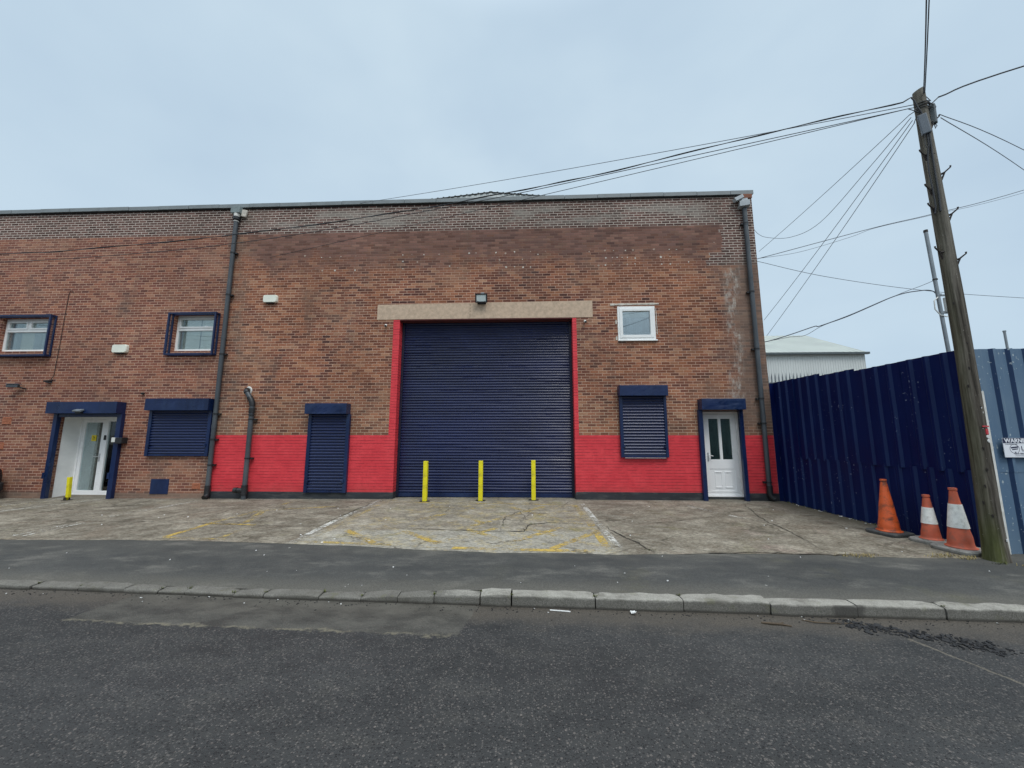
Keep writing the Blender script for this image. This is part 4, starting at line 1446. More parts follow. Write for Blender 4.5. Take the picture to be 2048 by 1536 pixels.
MB().box(-12.33, -12.265, YD - .035, YD - .016, 1.63, 1.77).build('intercom', M['black_plastic'], dL, bevel=0.01)
mb = MB()
mb.box(-13.119, -13.105, 10.235, YD + .02, 0.05, 2.365)
mb.box(-11.235, -11.221, 10.235, YD + .02, 0.05, 2.365)
mb.box(-13.104, -11.236, 10.235, YD + .02, 2.35, 2.365)
mb.build('porch_lining', M['white_wall'], dL)
mb = MB()
mb.face([(-13.1, 10.16, 0.062), (-11.23, 10.16, 0.062), (-11.23, YD, 0.082), (-13.1, YD, 0.082)])
mb.face([(-13.1, 10.02, 0.03), (-11.23, 10.02, 0.03), (-11.23, 10.16, 0.062), (-13.1, 10.16, 0.062)])
mb.build('door_step', M['concrete'], dL)
dented_box(-13.215, -11.19, 9.85, 10.099, 2.36, 2.678, 0.003, 4.1).build('shutter_box', M['navy'], dL, merge=True, bevel=0.004)
for g, s in (((-13.15, -13.04), -1), ((-11.30, -11.17), 1)):
    mb = MB().box(g[0], g[1], 10.0, 10.099, 0.05, 2.358)
    xx = g[0] - .02 if s < 0 else g[0] - .02
    mb.box(xx - .02, xx + .05, 9.985, 10.06, 0.60, 0.76)
    mb.build('guide_rail', M['navy'], dL, bevel=0.004)
MB().box(-13.05, -11.29, 10.02, 10.08, 2.27, 2.358).build('bottom_rail', M['navy'], dL)

# downpipes -----------------------------------------------------------
PR = 0.057


def clip(x, z, parent, y=10.02):
    mb = MB().lathe([(PR + .012, -.018), (PR + .012, .018)], 16, (x, y, z))
    mb.box(x + .02, x + .115, y + .02, 10.099, z - .018, z + .018)
    mb.cbox((x + .10, y + .02, z - .012), (.05, .06, .035))
    return mb.build('pipe_clip', M['black_plastic'], parent)


mb = MB().tube([(-8.522, 10.02, 0.30), (-8.522, 10.02, 7.99)], PR, 18)
for z in (7.62, 3.95 + .55, 2.0):
    mb.lathe([(PR + .006, -.05), (PR + .006, .05)], 18, (-8.522, 10.02, z))
pl = mb.build('downpipe', M['pipe'], root, smooth=True)
for z in (7.02, 5.75, 4.02, 2.35, 1.66, 0.98):
    clip(-8.522, z, pl)
mb = MB().tube([(-8.522, 10.02, 0.44), (-8.522, 10.02, 0.24), (-8.515, 10.0, 0.17), (-8.51, 9.93, 0.13)], PR + .012, 16)
mb.build('pipe_shoe', M['black_plastic'], pl, smooth=True)
mb = MB().box(-8.655, -8.385, 9.93, 10.075, 8.235, 8.435)
mb.build('hopper', M['hopper'], pl, bevel=0.006)
mb = MB().lathe([(PR + .022, 0), (PR + .024, .095)], 18, (-8.51, 10.01, 8.135))
MB().lathe([(PR + .01, 0), (PR + .012, .03)], 18, (-8.52, 10.02, 7.985)).build('pipe_collar', M['white_dirty'], pl, smooth=True)
mb.build('pipe_collar', M['white_dirty'], pl, smooth=True)
MB().lathe([(PR + .036, 0), (PR + .04, .085), (PR + .02, .09)], 18, (-8.512, 10.015, 8.045)).build('pipe_joint', M['black_plastic'], pl, smooth=True)
mb = MB()
mb.cbox((-8.33, 10.06, 8.27), (0.16, .07, 0.22), Matrix.Rotation(R(12), 3, 'Y'))
mb.build('mortar_lump', M['mortar_patch'], pl, bevel=0.02)

mb = MB().tube([(6.088, 10.02, 0.40), (6.088, 10.02, 8.06)], PR, 18)
for z in (7.60, 6.05, 4.14, 2.25):
    mb.lathe([(PR + .006, -.05), (PR + .006, .05)], 18, (6.088, 10.02, z))
pr = mb.build('downpipe', M['pipe'], root, smooth=True)


def clip2(x, z, parent):
    mb = MB().lathe([(PR + .012, -.018), (PR + .012, .018)], 16, (x, 10.02, z))
    mb.box(x - .115, x - .02, 10.04, 10.099, z - .018, z + .018)
    mb.cbox((x - .10, 10.04, z - .012), (.05, .06, .035))
    return mb.build('pipe_clip', M['black_plastic'], parent)


for z in (7.60, 5.62, 4.04, 2.72, 2.08, 0.60):
    clip2(6.088, z, pr)
mb = MB().tube([(6.088, 10.02, 0.52), (6.088, 10.02, 0.30), (6.12, 10.0, 0.22), (6.17, 9.97, 0.19)], PR + .012, 16)
mb.build('pipe_shoe', M['black_plastic'], pr, smooth=True)
mb = MB()
rz = Matrix.Rotation(R(-16), 3, 'Z')
mb.cbox((6.075, 9.99, 8.15), (0.25, .19, 0.16), rz)
mb.cbox((6.085, 9.99, 8.265), (0.15, .12, 0.08), rz)
mb.build('hopper', M['hopper_pale'], pr, bevel=0.006)
mb = MB()
mb.cbox((5.93, 9.99, 8.33), (0.25, .13, 0.10), Matrix.Rotation(R(-26), 3, 'Y'))
mb.build('gutter_outlet', M['hopper_pale'], pr, bevel=0.005)
mb = MB()
mb.cbox((6.14, 10.03, 8.385), (0.30, .16, 0.12))
mb.build('loose_brick', M['loose_brick'], pr, bevel=0.008)

# soil vent pipe
mb = MB()
V = [(-7.72, 10.12, 3.0), (-7.72, 10.05, 3.0), (-7.705, 10.01, 2.97), (-7.56, 9.995, 2.765), (-7.50, 9.995, 2.66), (-7.49, 9.995, 2.55), (-7.49, 9.995, 0.05)]
mb.tube(V, [0.06] * 7, 18)
sv = mb.build('soil_pipe', M['pipe'], root, smooth=True)
mb = MB()
mb.tube([(-7.72, 10.09, 3.0), (-7.72, 10.05, 3.0), (-7.70, 10.01, 2.965), (-7.675, 10.0, 2.93)], 0.073, 16)
mb.tube([(-7.585, 9.996, 2.80), (-7.53, 9.995, 2.72), (-7.495, 9.995, 2.64), (-7.49, 9.995, 2.56)], 0.073, 16)
mb.lathe([(0.075, 0), (0.075, .13)], 16, (-7.49, 9.995, 2.37))
mb.lathe([(0.078, 0), (0.078, .03)], 16, (-7.49, 9.995, 2.30))
mb.build('pipe_elbow', M['black_plastic'], sv, smooth=True)
mb = MB()
mb.lathe([(0.078, 0), (0.078, .26)], 16, (-7.49, 9.995, 0.20))
mb.tube([(-7.49, 9.985, 0.33), (-7.70, 9.96, 0.33)], 0.062, 14)
mb.tube([(-7.66, 9.963, 0.33), (-7.74, 9.955, 0.33)], 0.075, 14)
mb.build('pipe_branch', M['black_plastic'], sv, smooth=True)
for z in (2.20, 1.16):
    mb = MB().lathe([(.072, -.014), (.072, .014)], 16, (-7.49, 9.995, z))
    mb.box(-7.45, -7.37, 10.01, 10.099, z - .014, z + .014)
    mb.cbox((-7.385, 10.03, z - .01), (.05, .06, .035))
    mb.build('pipe_clip', M['black_plastic'], sv)
mb = MB()
mb.lathe([(.11, 0), (.095, .02)], 14, (0, 0, 0), wob=.15)
o = mb.build('mortar_collar', M['white_dirty'], sv)
o.rotation_euler = (R(90), 0, 0)
o.location = (-7.71, 10.1, 3.0)

# small wall parts ----------------------------------------------------
mb = MB().box(-10.185, -9.68, 10.085, 10.101, 0.20, 0.595)
mb.build('access_panel', M['navy'], root, bevel=0.003)


def airbrick(x, z, w=0.225, h=0.15):
    mb = MB().box(x - w / 2, x + w / 2, 10.088, 10.101, z - h / 2, z + h / 2)
    n = 5
    for k in range(n):
        zz = z - h / 2 + h * (k + .5) / n
        mb.box(x - w * .42, x + w * .42, 10.080, 10.089, zz - h * .05, zz + h * .05)
    return mb.build('air_brick', M['terracotta'], root)


airbrick(-8.91, 0.41)
airbrick(-14.63, 2.17, .26, .20)
airbrick(-14.72, 1.47, .24, .19)
airbrick(-14.60, 0.74, .24, .19)

dots = [(-6.42, 6.93), (-5.92, 6.87), (-5.67, 6.87), (-5.35, 6.89), (-4.91, 6.9), (-3.54, 6.9), (-3.28, 6.91), (-2.93, 6.9), (-2.49, 6.9), (-1.63, 6.92), (-1.43, 6.92), (-0.86, 6.92), (-0.59, 6.89), (-0.33, 6.93), (0.12, 6.93), (0.54, 6.93), (0.33, 6.84), (1.77, 6.89), (2.21, 6.92), (2.45, 6.92), (2.78, 6.91), (2.99, 6.92), (3.57, 6.93), (3.99, 6.92), (4.19, 6.91), (-3.53, 6.7), (-3.11, 6.68), (-0.76, 6.7), (-0.11, 6.7), (0.13, 6.71), (2.23, 6.7), (2.41, 6.71), (2.54, 6.71), (2.68, 6.71), (2.83, 6.7), (3.04, 6.68), (3.75, 6.7), (4.0, 6.71), (-5.87, 6.47), (-5.5, 6.47), (-4.91, 6.46), (-3.52, 6.48), (-2.18, 6.54), (-1.95, 6.48), (-0.57, 6.48), (-0.33, 6.49), (-0.09, 6.47), (0.12, 6.47), (0.33, 6.51), (0.64, 6.57), (2.02, 6.48), (2.21, 6.49), (2.41, 6.49), (2.61, 6.48), (2.82, 6.5), (3.03, 6.51), (3.76, 6.49), (4.0, 6.49), (4.21, 6.48), (4.5, 6.54), (5.23, 7.1)]
rd = random.Random(11)
for (x, z) in dots:
    r = rd.choice((.012, .017, .022, .027))
    mb = MB()
    pts = [(x + r * (1 + rd.uniform(-.3, .3)) * math.cos(a), 10.095, z + r * (1 + rd.uniform(-.3, .3)) * math.sin(a)) for a in [2 * PI * k / 9 for k in range(9)]]
    mb.face(pts)
    bk = [(p[0], 10.1005, p[2]) for p in pts]
    for k in range(9):
        mb.face([pts[k], pts[(k + 1) % 9], bk[(k + 1) % 9], bk[k]])
    mb.build('filled_hole', M['mortar_patch' if rd.random() < .55 else 'filler_dull'], root)


# ------------------------------------------------------------------ things hanging on the building
def alarm_box(x0, x1, z0, z1, label):
    t = thing('alarm_box', label, 'alarm box', ((x0 + x1) / 2, 10.1, z0), group='blank white boxes on the brick wall')
    w, h = (x1 - x0) / 2, z1 - z0
    mb = MB()
    pts = []
    for cx, cz, a0 in ((w - .05, h - .05, 0), (-w + .05, h - .05, 90), (-w + .05, .05, 180), (w - .05, .05, 270)):
        for k in range(5):
            a = R(a0 + 90 * k / 4)
            pts.append((cx + .05 * math.cos(a), cz + .05 * math.sin(a)))
    n = len(pts)
    f = [(p[0] * .93, -.085, (p[1] - h / 2) * .93 + h / 2) for p in pts]
    g = [(p[0], -.065, p[1]) for p in pts]
    b = [(p[0], -.002, p[1]) for p in pts]
    mb.face(f)
    for k in range(n):
        j = (k + 1) % n
        mb.face([f[k], f[j], g[j], g[k]])
        mb.face([g[k], g[j], b[j], b[k]])
    mb.build('cover', M['box_white'], t, merge=True, smooth=True)
    MB().box(-w * .55, w * .55, -.07, -.004, -.025, .006).build('strobe', M['black_plastic'], t, bevel=.008)
    return t


alarm_box(-11.78, -11.35, 4.09, 4.325, 'blank cream alarm box between the two caged windows')
alarm_box(-7.50, -7.10, 5.515, 5.735, 'blank cream alarm box high on the wall beside the long downpipe')

t = thing('floodlight', 'black square LED floodlight mounted above the big shutter lintel', 'floodlight', (-1.245, 10.09, 5.40))
rx = Matrix.Rotation(R(14), 3, 'X')
mb = MB()
c = Vector((0, -.155, .115))
for (dx, dz, sx, sz) in ((-.148, 0, .035, .25), (.148, 0, .035, .25), (0, .108, .262, .034), (0, -.108, .262, .034)):
    mb.cbox(c + rx @ Vector((dx, 0, dz)), (sx, .055, sz), rx)
mb.cbox(c + rx @ Vector((0, .035, 0)), (.30, .03, .23), rx)
mb.build('housing', M['black_plastic'], t, bevel=.006)
mb = MB()
mb.cbox(c + rx @ Vector((0, -.008, 0)), (.264, .012, .184), rx)
mb.build('lens', M['lamp_lens'], t)
mb = MB()
mb.cbox((-.10, -.08, .02), (.02, .14, .03))
mb.cbox((.10, -.08, .02), (.02, .14, .03))
mb.cbox((0, -.008, .02), (.24, .014, .05))
mb.build('bracket', M['black_plastic'], t)
MB().box(-.03, .07, -.045, -.003, .26, .32).build('junction_box', M['galv'], t)


def dome_cam(x, z, label):
    t = thing('security_camera', label, 'camera', (x, 10.1, z), group='small round cameras beside the big shutter')
    mb = MB().tube([(0, -.001, .02), (0, -.05, .02), (.01, -.085, -.005)], [.022, .016, .016], 10)
    mb.build('bracket', M['black_plastic'], t)
    mb = MB().tube([(.0, -.05, .012), (.012, -.12, -.03)], [.034, .034], 14)
    mb.build('body', M['white_dirty'], t, smooth=True)
    mb = MB().tube([(.012, -.118, -.03), (.014, -.13, -.037)], [.026, .026], 12)
    mb.build('lens', M['gasket'], t)
    return t


dome_cam(-3.915, 4.80, 'small camera under the lintel end nearer the soil pipe')
dome_cam(1.59, 4.85, 'small camera under the lintel end nearer the plain white window')

t = thing('security_camera', 'grey bullet camera pointing along the wall above the entrance door', 'camera', (-14.35, 10.1, 3.13))
mb = MB()
mb.tube([(.12, -.002, -.06), (.10, -.08, -.04), (.02, -.12, .0)], .018, 8)
mb.build('bracket', M['black_plastic'], t)
rzz = Matrix.Rotation(R(15), 3, 'Z')
mb = MB().cbox((-.08, -.15, .01), (.26, .085, .085), rzz)
mb.build('body', M['pipe'], t, bevel=.012)
MB().cbox((-.06, -.155, .062), (.30, .10, .012), rzz).build('sun_shield', M['box_grey'], t)

t = thing('wall_lamp', 'small black hooded lamp at the foot of the thin wall cable', 'lamp', (-13.55, 10.1, 3.27))
MB().cbox((0, -.05, .02), (.15, .12, .045), Matrix.Rotation(R(14), 3, 'X')).build('hood', M['black_plastic'], t, bevel=.008)
MB().cbox((0, -.035, -.015), (.11, .06, .03)).build('lens', M['box_grey'], t)

t = thing('wall_stub', 'black pipe stub above the wide short shutter', 'pipe stub', (-10.73, 10.1, 2.93))
MB().tube([(0, 0.0, 0), (0, -.06, -.01)], .03, 10).build('stub', M['black_plastic'], t)
MB().tube([(0, -.04, -.005), (0.06, -.07, .01)], .014, 8).build('stub_tail', M['black_plastic'], t)

mb = MB().tube([(-13.27, 10.09, 5.90), (-13.32, 10.075, 5.97), (-13.37, 10.08, 5.965), (-13.41, 10.085, 5.86), (-13.42, 10.085, 5.4), (-13.43, 10.085, 4.4), (-13.455, 10.085, 3.45), (-13.50, 10.07, 3.33)], .0065, 7)
tag(mb.build('wall_cable', M['iron'], smooth=True), 'thin black cable running down the bricks beside the wide caged window', 'cable')

t = thing('entry_keypad', 'black and white access reader on the entrance shutter rail', 'access reader', (-11.17, 10.0, 1.58))
MB().box(-.02, .17, -.075, .09, -.04, .125).build('housing', M['black_plastic'], t, bevel=.01)
MB().box(-.13, -.021, -.07, .0, .0, .125).build('reader', M['white_dirty'], t, bevel=.01)

t = thing('sensor_lamp', 'small grey lamp under the shutter box above the entrance door', 'lamp', (-12.20, 9.85, 2.36))
MB().cbox((0, -.055, .075), (.23, .11, .045), Matrix.Rotation(R(24), 3, 'X')).build('hood', M['galv'], t, bevel=.006)
MB().cbox((0, -.03, .02), (.16, .07, .05)).build('lens', M['black_plastic'], t)


# ------------------------------------------------------------------ steel sheet fences
def ribbed(pts_fn, length, pitch, z0, z1, h, rib_w=.05, top_w=.055, flank_mi=0):
    """trapezoid sheet; pts_fn(s, out) -> (x, y)"""
    mb = MB()
    s = 0.0
    prof = []
    while s < length - 1e-6:
        flat = pitch - 2 * rib_w - top_w
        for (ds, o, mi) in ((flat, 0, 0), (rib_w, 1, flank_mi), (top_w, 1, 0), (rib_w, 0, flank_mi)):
            s2 = min(s + ds, length)
            prof.append((s, s2, mi, ds, o))
            s = s2
            if s >= length - 1e-6:
                break
    cur = 0.0
    for (a, b, mi, ds, o) in prof:
        nxt = h * o
        zn = 6
        for k in range(zn):
            za, zb = z0 + (z1 - z0) * k / zn, z0 + (z1 - z0) * (k + 1) / zn

            def P(s, out, z):
                w = 0.006 * mnoise.noise(Vector((s * 1.2, z * .8, 3)))
                x, y = pts_fn(s, out + w)
                return (x, y, z)

            mb.face([P(a, cur, za), P(b, nxt, za), P(b, nxt, zb), P(a, cur, zb)], mi)
        cur = nxt
    return mb


FX = 6.472
t = thing('sheet_fence', 'tall dark navy corrugated steel fence running from the building corner to the pole', 'fence', (FX, 8.0, 0.1), world_verts=True)
tops = [(10.09, 9.33, 3.135, .000), (9.36, 8.50, 3.125, .006), (8.53, 7.62, 3.075, .0), (7.65, 6.72, 3.03, .006), (6.75, 5.83, 3.035, .0)]
for (ya, yb, zt, off) in tops:
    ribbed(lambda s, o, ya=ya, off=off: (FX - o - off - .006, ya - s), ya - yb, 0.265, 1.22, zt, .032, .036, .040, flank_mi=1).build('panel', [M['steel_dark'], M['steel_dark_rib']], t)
for (ya, yb, zt, off) in ((10.09, 9.0, 1.26, .0), (9.03, 7.95, 1.26, .004), (7.98, 6.9, 1.26, .0), (6.93, 5.83, 1.26, .004)):
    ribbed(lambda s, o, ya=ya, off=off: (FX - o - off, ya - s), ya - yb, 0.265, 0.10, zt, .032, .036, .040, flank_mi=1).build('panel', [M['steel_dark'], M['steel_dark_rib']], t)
MB().box(6.359, FX - .004, 10.086, 10.10, 0.08, 3.13).build('panel', M['steel_dark'], t)
for yy in (9.9, 7.9, 5.95):
    MB().box(FX + .004, FX + .07, yy - .04, yy + .04, 0, 2.9).build('post', M['galv'], t)
for zz in (.6, 2.7):
    MB().box(FX + .003, FX + .04, 5.84, 10.08, zz - .03, zz + .03).build('rail', M['galv'], t)

t = thing('sheet_fence', 'faded pale blue corrugated steel fence facing the road behind the pole', 'fence', (10.0, 5.8, 0.1), world_verts=True)
for k in range(8):
    xa = 6.742 + k * 0.95
    zt = 3.04 + (.004, -.006, .008, 0, .01, -.004, .006, 0)[k]
    off = .004 * (k % 2)
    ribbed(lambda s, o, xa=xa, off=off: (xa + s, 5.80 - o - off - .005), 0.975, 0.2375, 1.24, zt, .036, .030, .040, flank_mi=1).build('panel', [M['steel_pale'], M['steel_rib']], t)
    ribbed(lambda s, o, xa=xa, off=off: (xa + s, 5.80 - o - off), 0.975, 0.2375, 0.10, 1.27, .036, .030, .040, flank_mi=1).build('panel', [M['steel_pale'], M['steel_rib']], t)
MB().box(6.648, 6.75, 5.786, 5.795, 0.10, 3.04).build('panel', M['steel_pale'], t)
MB().box(6.588, 6.640, 5.722, 5.752, 0.14, 2.40).build('edge_strip', M['white_dirty'], t, bevel=.004)
MB().box(6.600, 6.646, 5.756, 5.79, 0.14, 3.035).build('edge_post', M['steel_pale'], t)
for xx in (6.9, 8.9, 10.9, 12.9):
    MB().box(xx - .04, xx + .04, 5.81, 5.88, 0, 2.9).build('post', M['galv'], t)

# warning sign on the pale fence -------------------------------------
SX, SZ = 6.795, 1.455
t = thing('warning_sign', 'white and navy CCTV warning sign fixed to the pale blue fence', 'sign', (SX, 5.735, SZ))
MB().box(0, .62, 0, .006, 0, .272).build('board', M['sign_white'], t)
MB().box(.002, .618, -.0025, -.0005, .200, .270).build('header', M['sign_navy'], t)


def lettering(body, size, loc, mat, parent, bold=0.0, name='lettering'):
    cu = bpy.data.curves.new(name, 'FONT')
    cu.body = body
    cu.size = size
    cu.offset = bold
    cu.extrude = 0.0006
    tmp = bpy.data.objects.new(name, cu)
    COL.objects.link(tmp)
    dg = bpy.context.evaluated_depsgraph_get()
    me = bpy.data.meshes.new_from_object(tmp.evaluated_get(dg))
    bpy.data.objects.remove(tmp)
    me.materials.clear()
    me.materials.append(mat)
    o = bpy.data.objects.new(name, me)
    COL.objects.link(o)
    o.parent = parent
    o.location = loc
    o.rotation_euler = (R(90), 0, 0)
    return o


lettering('WARNING', .078, (.022, -.0035, .209), M['sign_white'], t, .0028)
lettering('THESE PREMISES ARE', .0185, (.022, -.0015, .178), M['sign_grey'], t)
lettering('L.M', .088, (.232, -.0015, .098), M['sign_navy'], t)
lettering('0800 888', .034, (.130, -.0015, .040), M['sign_grey'], t, .0005)
mb = MB()
cx, cz = .145, .118
for k in range(36):
    a, b = 2 * PI * k / 36, 2 * PI * (k + 1) / 36
    mb.face([(cx + .066 * math.cos(a), -.0012, cz + .066 * math.sin(a)), (cx + .066 * math.cos(b), -.0012, cz + .066 * math.sin(b)),
             (cx + .061 * math.cos(b), -.0012, cz + .061 * math.sin(b)), (cx + .061 * math.cos(a), -.0012, cz + .061 * math.sin(a))])
ry = Matrix.Rotation(R(-7), 3, 'Y')
mb.cbox((cx, -.0012, cz + .022), (.098, .001, .020), ry)
mb.cbox((cx + .004, -.0012, cz - .004), (.080, .001, .013), ry)
mb.cbox((cx + .006, -.0012, cz - .047), (.016, .001, .014))
mb.cbox((.40, -.0012, .083), (.32, .001, .003))
mb.cbox((.36, -.0012, .022), (.44, .001, .004))
mb.build('emblem', M['sign_navy'], t)

# ------------------------------------------------------------------ utility pole
PX, PY = 6.19, 5.50
pole = thing('utility_pole', 'weathered wooden telegraph pole with step irons standing where the two steel fences meet', 'utility pole', (PX, PY, 0.10))
prof = [(.132, -.2), (.128, .02), (.122, .10), (.114, .28), (.107, .6), (.101, 1.2), (.097, 1.9), (.092, 2.8), (.089, 3.8), (.085, 4.8), (.080, 5.7), (.073, 6.5), (.071, 6.99), (.067, 7.05)]
fine = []
for (r0, z0), (r1, z1) in zip(prof, prof[1:]):
    n = max(1, int((z1 - z0) / .08))
    fine += [(r0 + (r1 - r0) * i / n, z0 + (z1 - z0) * i / n) for i in range(n)]
fine.append(prof[-1])
mb = MB().lathe(fine, 30, wob=.035, shift=lambda z: (.010 * math.sin(z * .7), .008 * math.cos(z * .9)))
for i, v in enumerate(mb.v):                       # slanting sawn top
    if v[2] > 6.97:
        mb.v[i] = (v[0], v[1], v[2] + v[0] * .45)
mb.build('shaft', M['wood'], pole, smooth=True, angle=50)


def step_iron(z, ang, L=.10):
    r = lerp_tab([(0, .11), (3, .091), (6, .077), (7, .070)], z)
    d = Vector((math.cos(ang), math.sin(ang), 0))
    mb = MB()
    mb.tube([d * (r - .03) + Vector((0, 0, z - .01)), d * (r + .035) + Vector((0, 0, z + .010)), d * (r + L) + Vector((0, 0, z + .065)), d * (r + L) + Vector((0, 0, z + .088))], [.011, .011, .009, .012], 8)
    mb.tube([d * (r - .01) + Vector((0, 0, z - .10)), d * (r + .035) + Vector((0, 0, z + .003))], [.014, .009], 8)
    mb.tube([d * (r - .06) + Vector((-d.y * .07, d.x * .07, z - .008)), d * (r + .02) + Vector((0, 0, z))], [.010, .014], 8)
    return mb.build('step_iron', M['iron'], pole)


for z, a in ((5.57, -35), (4.90, -35), (4.20, -35), (5.90, 190), (5.33, 190), (5.02, 190), (4.33, 190), (6.46, -20)):
    step_iron(z, R(a))
rp = random.Random(21)
for z in (3.55, 3.2, 2.95, 2.6, 2.35, 2.05, 1.78, 1.5, 1.22, 1.0, .78, .62):
    a = R(rp.uniform(-160, -70))
    r = lerp_tab([(0, .115), (1, .102), (3, .091), (4, .088)], z)
    mb = MB().cbox((r * math.cos(a), r * math.sin(a), z), (.016, .016, .018), Matrix.Rotation(a, 3, 'Z'))
    mb.cbox((r * math.cos(a + .03), r * math.sin(a + .03), z - .016), (.008, .012, .026), Matrix.Rotation(a, 3, 'Z'))
    mb.build('bolt', M['iron'], pole)
mb = MB()
rb_ = Matrix.Rotation(R(-38), 3, 'Z') @ Matrix.Rotation(R(-4), 3, 'Y')
mb.cbox((-.085, -.065, 6.385), (.100, .065, .335), rb_)
mb.build('terminal_box', M['box_grey'], pole, bevel=.012)
mb = MB()
rb2 = Matrix.Rotation(R(32), 3, 'Z') @ Matrix.Rotation(R(7), 3, 'Y')
mb.cbox((.125, -.01, 6.60), (.062, .08, .35), rb2)
mb.build('terminal_box', M['box_dark'], pole, bevel=.012)
MB().cbox((.085, .0, 6.58), (.08, .03, .05)).build('box_bracket', M['iron'], pole)
# coils and tails at the head
mb = MB()


def loop(cx, cy, cz, rx_, ry_, tilt, tw=0.0):
    pts = []
    for k in range(25):
        a = 2 * PI * k / 24
        p = Vector((rx_ * math.cos(a), ry_ * math.sin(a), 0))
        p = Matrix.Rotation(R(tilt), 3, 'X') @ p
        p = Matrix.Rotation(R(tw), 3, 'Z') @ p
        pts.append(p + Vector((cx, cy, cz)))
    return pts


mb.tube(loop(0, 0, 6.79, .079, .079, 6), .008, 7)
mb.tube(loop(.003, 0, 6.74, .082, .081, -7, 40), .009, 7)
mb.tube(loop(0, .0, 6.69, .080, .080, 10, 100), .007, 7)
mb.tube(loop(.10, -.02, 6.80, .040, .065, 62, 20), .005, 6)
mb.tube(loop(.12, -.03, 6.74, .060, .06, 75, 10), .005, 6)
mb.tube(loop(.08, -.03, 6.86, .032, .06, 70, 30), .004, 6)
mb.tube([(-.245, .015, 6.862), (-.20, .0, 6.885), (-.165, -.02, 6.90), (-.135, -.03, 6.83), (-.115, -.045, 6.70), (-.09, -.06, 6.60), (-.085, -.06, 6.54)], .010, 7)
mb.tube([(-.215, .01, 6.73), (-.15, -.02, 6.72), (-.08, -.03, 6.74)], .006, 6)
mb.tube([(-.195, .02, 6.74), (-.13, -.02, 6.66), (-.09, -.06, 6.60)], .006, 6)
mb.tube([(-.185, .03, 6.80), (-.12, .0, 6.79), (-.07, .0, 6.78)], .006, 6)
mb.tube([(-.19, .02, 6.63), (-.14, .0, 6.66), (-.07, -.02, 6.70)], .006, 6)
mb.tube([(-.16, 0, 6.47), (-.13, -.03, 6.58), (-.09, -.05, 6.63)], .005, 6)
mb.tube([(-.09, -.01, 6.72), (-.14, -.02, 6.66), (-.09, -.04, 6.60)], .010, 7)
mb.tube([(.09, 0, 6.72), (.15, 0, 6.80), (.256, -.01, 6.90)], .008, 7)
mb.build('cable_coil', M['wire'], pole, smooth=True)
mb = MB()
mb.tube([(-.075, -.075, 6.22), (-.07, -.07, 6.05), (-.095, -.05, 5.85), (-.10, -.04, 5.6), (-.092, -.045, 5.3), (-.095, -.05, 5.05), (-.11, -.04, 4.93)], .010, 7)
mb.tube([(-.055, -.085, 6.22), (-.048, -.075, 6.0), (-.052, -.075, 5.6), (-.055, -.077, 5.2), (-.065, -.075, 4.95)], .012, 7)
mb.tube([(-.11, -.075, 6.22), (-.125, -.07, 6.05), (-.11, -.07, 5.99), (-.08, -.075, 6.02)], .005, 6)
mb.tube([(.115, -.02, 6.43), (.10, -.04, 6.35), (.075, -.06, 6.32)], .006, 6)
mb.tube([(.13, -.02, 6.43), (.13, -.04, 6.38), (.09, -.06, 6.34)], .005, 6)
mb.build('cable_tail', M['wire'], pole, smooth=True)


def tagp(a, z, w, h, mat, name, round_=False):
    r = lerp_tab([(0, .118), (1, .103), (2, .097)], z) + .004
    a = R(a)
    d = Vector((math.cos(a), math.sin(a), 0))
    s = Vector((-d.y, d.x, 0))
    mb = MB()
    if round_:
        fr = [d * r + s * (w / 2 * math.cos(2 * PI * k / 14)) + Vector((0, 0, z + h / 2 * math.sin(2 * PI * k / 14))) for k in range(14)]
    else:
        fr = [d * r + s * sx * w / 2 + Vector((0, 0, z + sz * h / 2)) for sx, sz in ((-1, -1), (1, -1), (1, 1), (-1, 1))]
    bk = [p - d * .008 for p in fr]
    mb.face(fr)
    n = len(fr)
    for k in range(n):
        mb.face([fr[k], fr[(k + 1) % n], bk[(k + 1) % n], bk[k]])
    return mb.build(name, mat, pole)


tagp(-72, 1.785, .13, .018, M['tag_red'], 'pole_tag')
tagp(-66, 1.715, .065, .075, M['tag_red'], 'pole_tag')
tagp(-63, 1.645, .082, .05, M['tag_white'], 'pole_tag', True)
tagp(-61, 1.590, .085, .05, M['tag_white'], 'pole_tag', True)
tagp(-74, 2.04, .05, .022, M['tag_white'], 'paper_remnant')
tagp(-66, 1.975, .045, .024, M['tag_white'], 'paper_remnant')
tagp(-62, .31, .06, .03, M['tag_white'], 'paper_remnant')


# ------------------------------------------------------------------ overhead cables
def wire(name, pts, r, mat, label, sag=0.0, n=28, group=None, twin=0.0, smooth_=True):
    """a cable through the given points (one span with sag when there are two)"""
    P = [Vector(p) for p in pts]
    Q = []
    if len(P) == 2:
        for i in range(n + 1):
            u = i / n
            p = P[0].lerp(P[1], u)
            p.z -= sag * 4 * u * (1 - u)
            Q.append(p)
    else:
        for i in range(len(P) - 1):
            p0, p1, p2, p3 = P[max(i - 1, 0)], P[i], P[i + 1], P[min(i + 2, len(P) - 1)]
            for k in range(8):
                u = k / 8
                Q.append(0.5 * ((2 * p1) + (p2 - p0) * u + (2 * p0 - 5 * p1 + 4 * p2 - p3) * u * u + (3 * p1 - p0 - 3 * p2 + p3) * u ** 3))
        Q.append(P[-1])
    mb = MB().tube(Q, r, 6)
    if twin:
        mb.tube([q + Vector((0, twin * math.cos(i * .9), -twin * math.sin(i * .9))) for i, q in enumerate(Q)], r * .8, 6)
    return tag(mb.build(name, M[mat], smooth=smooth_), label, 'cable', group)


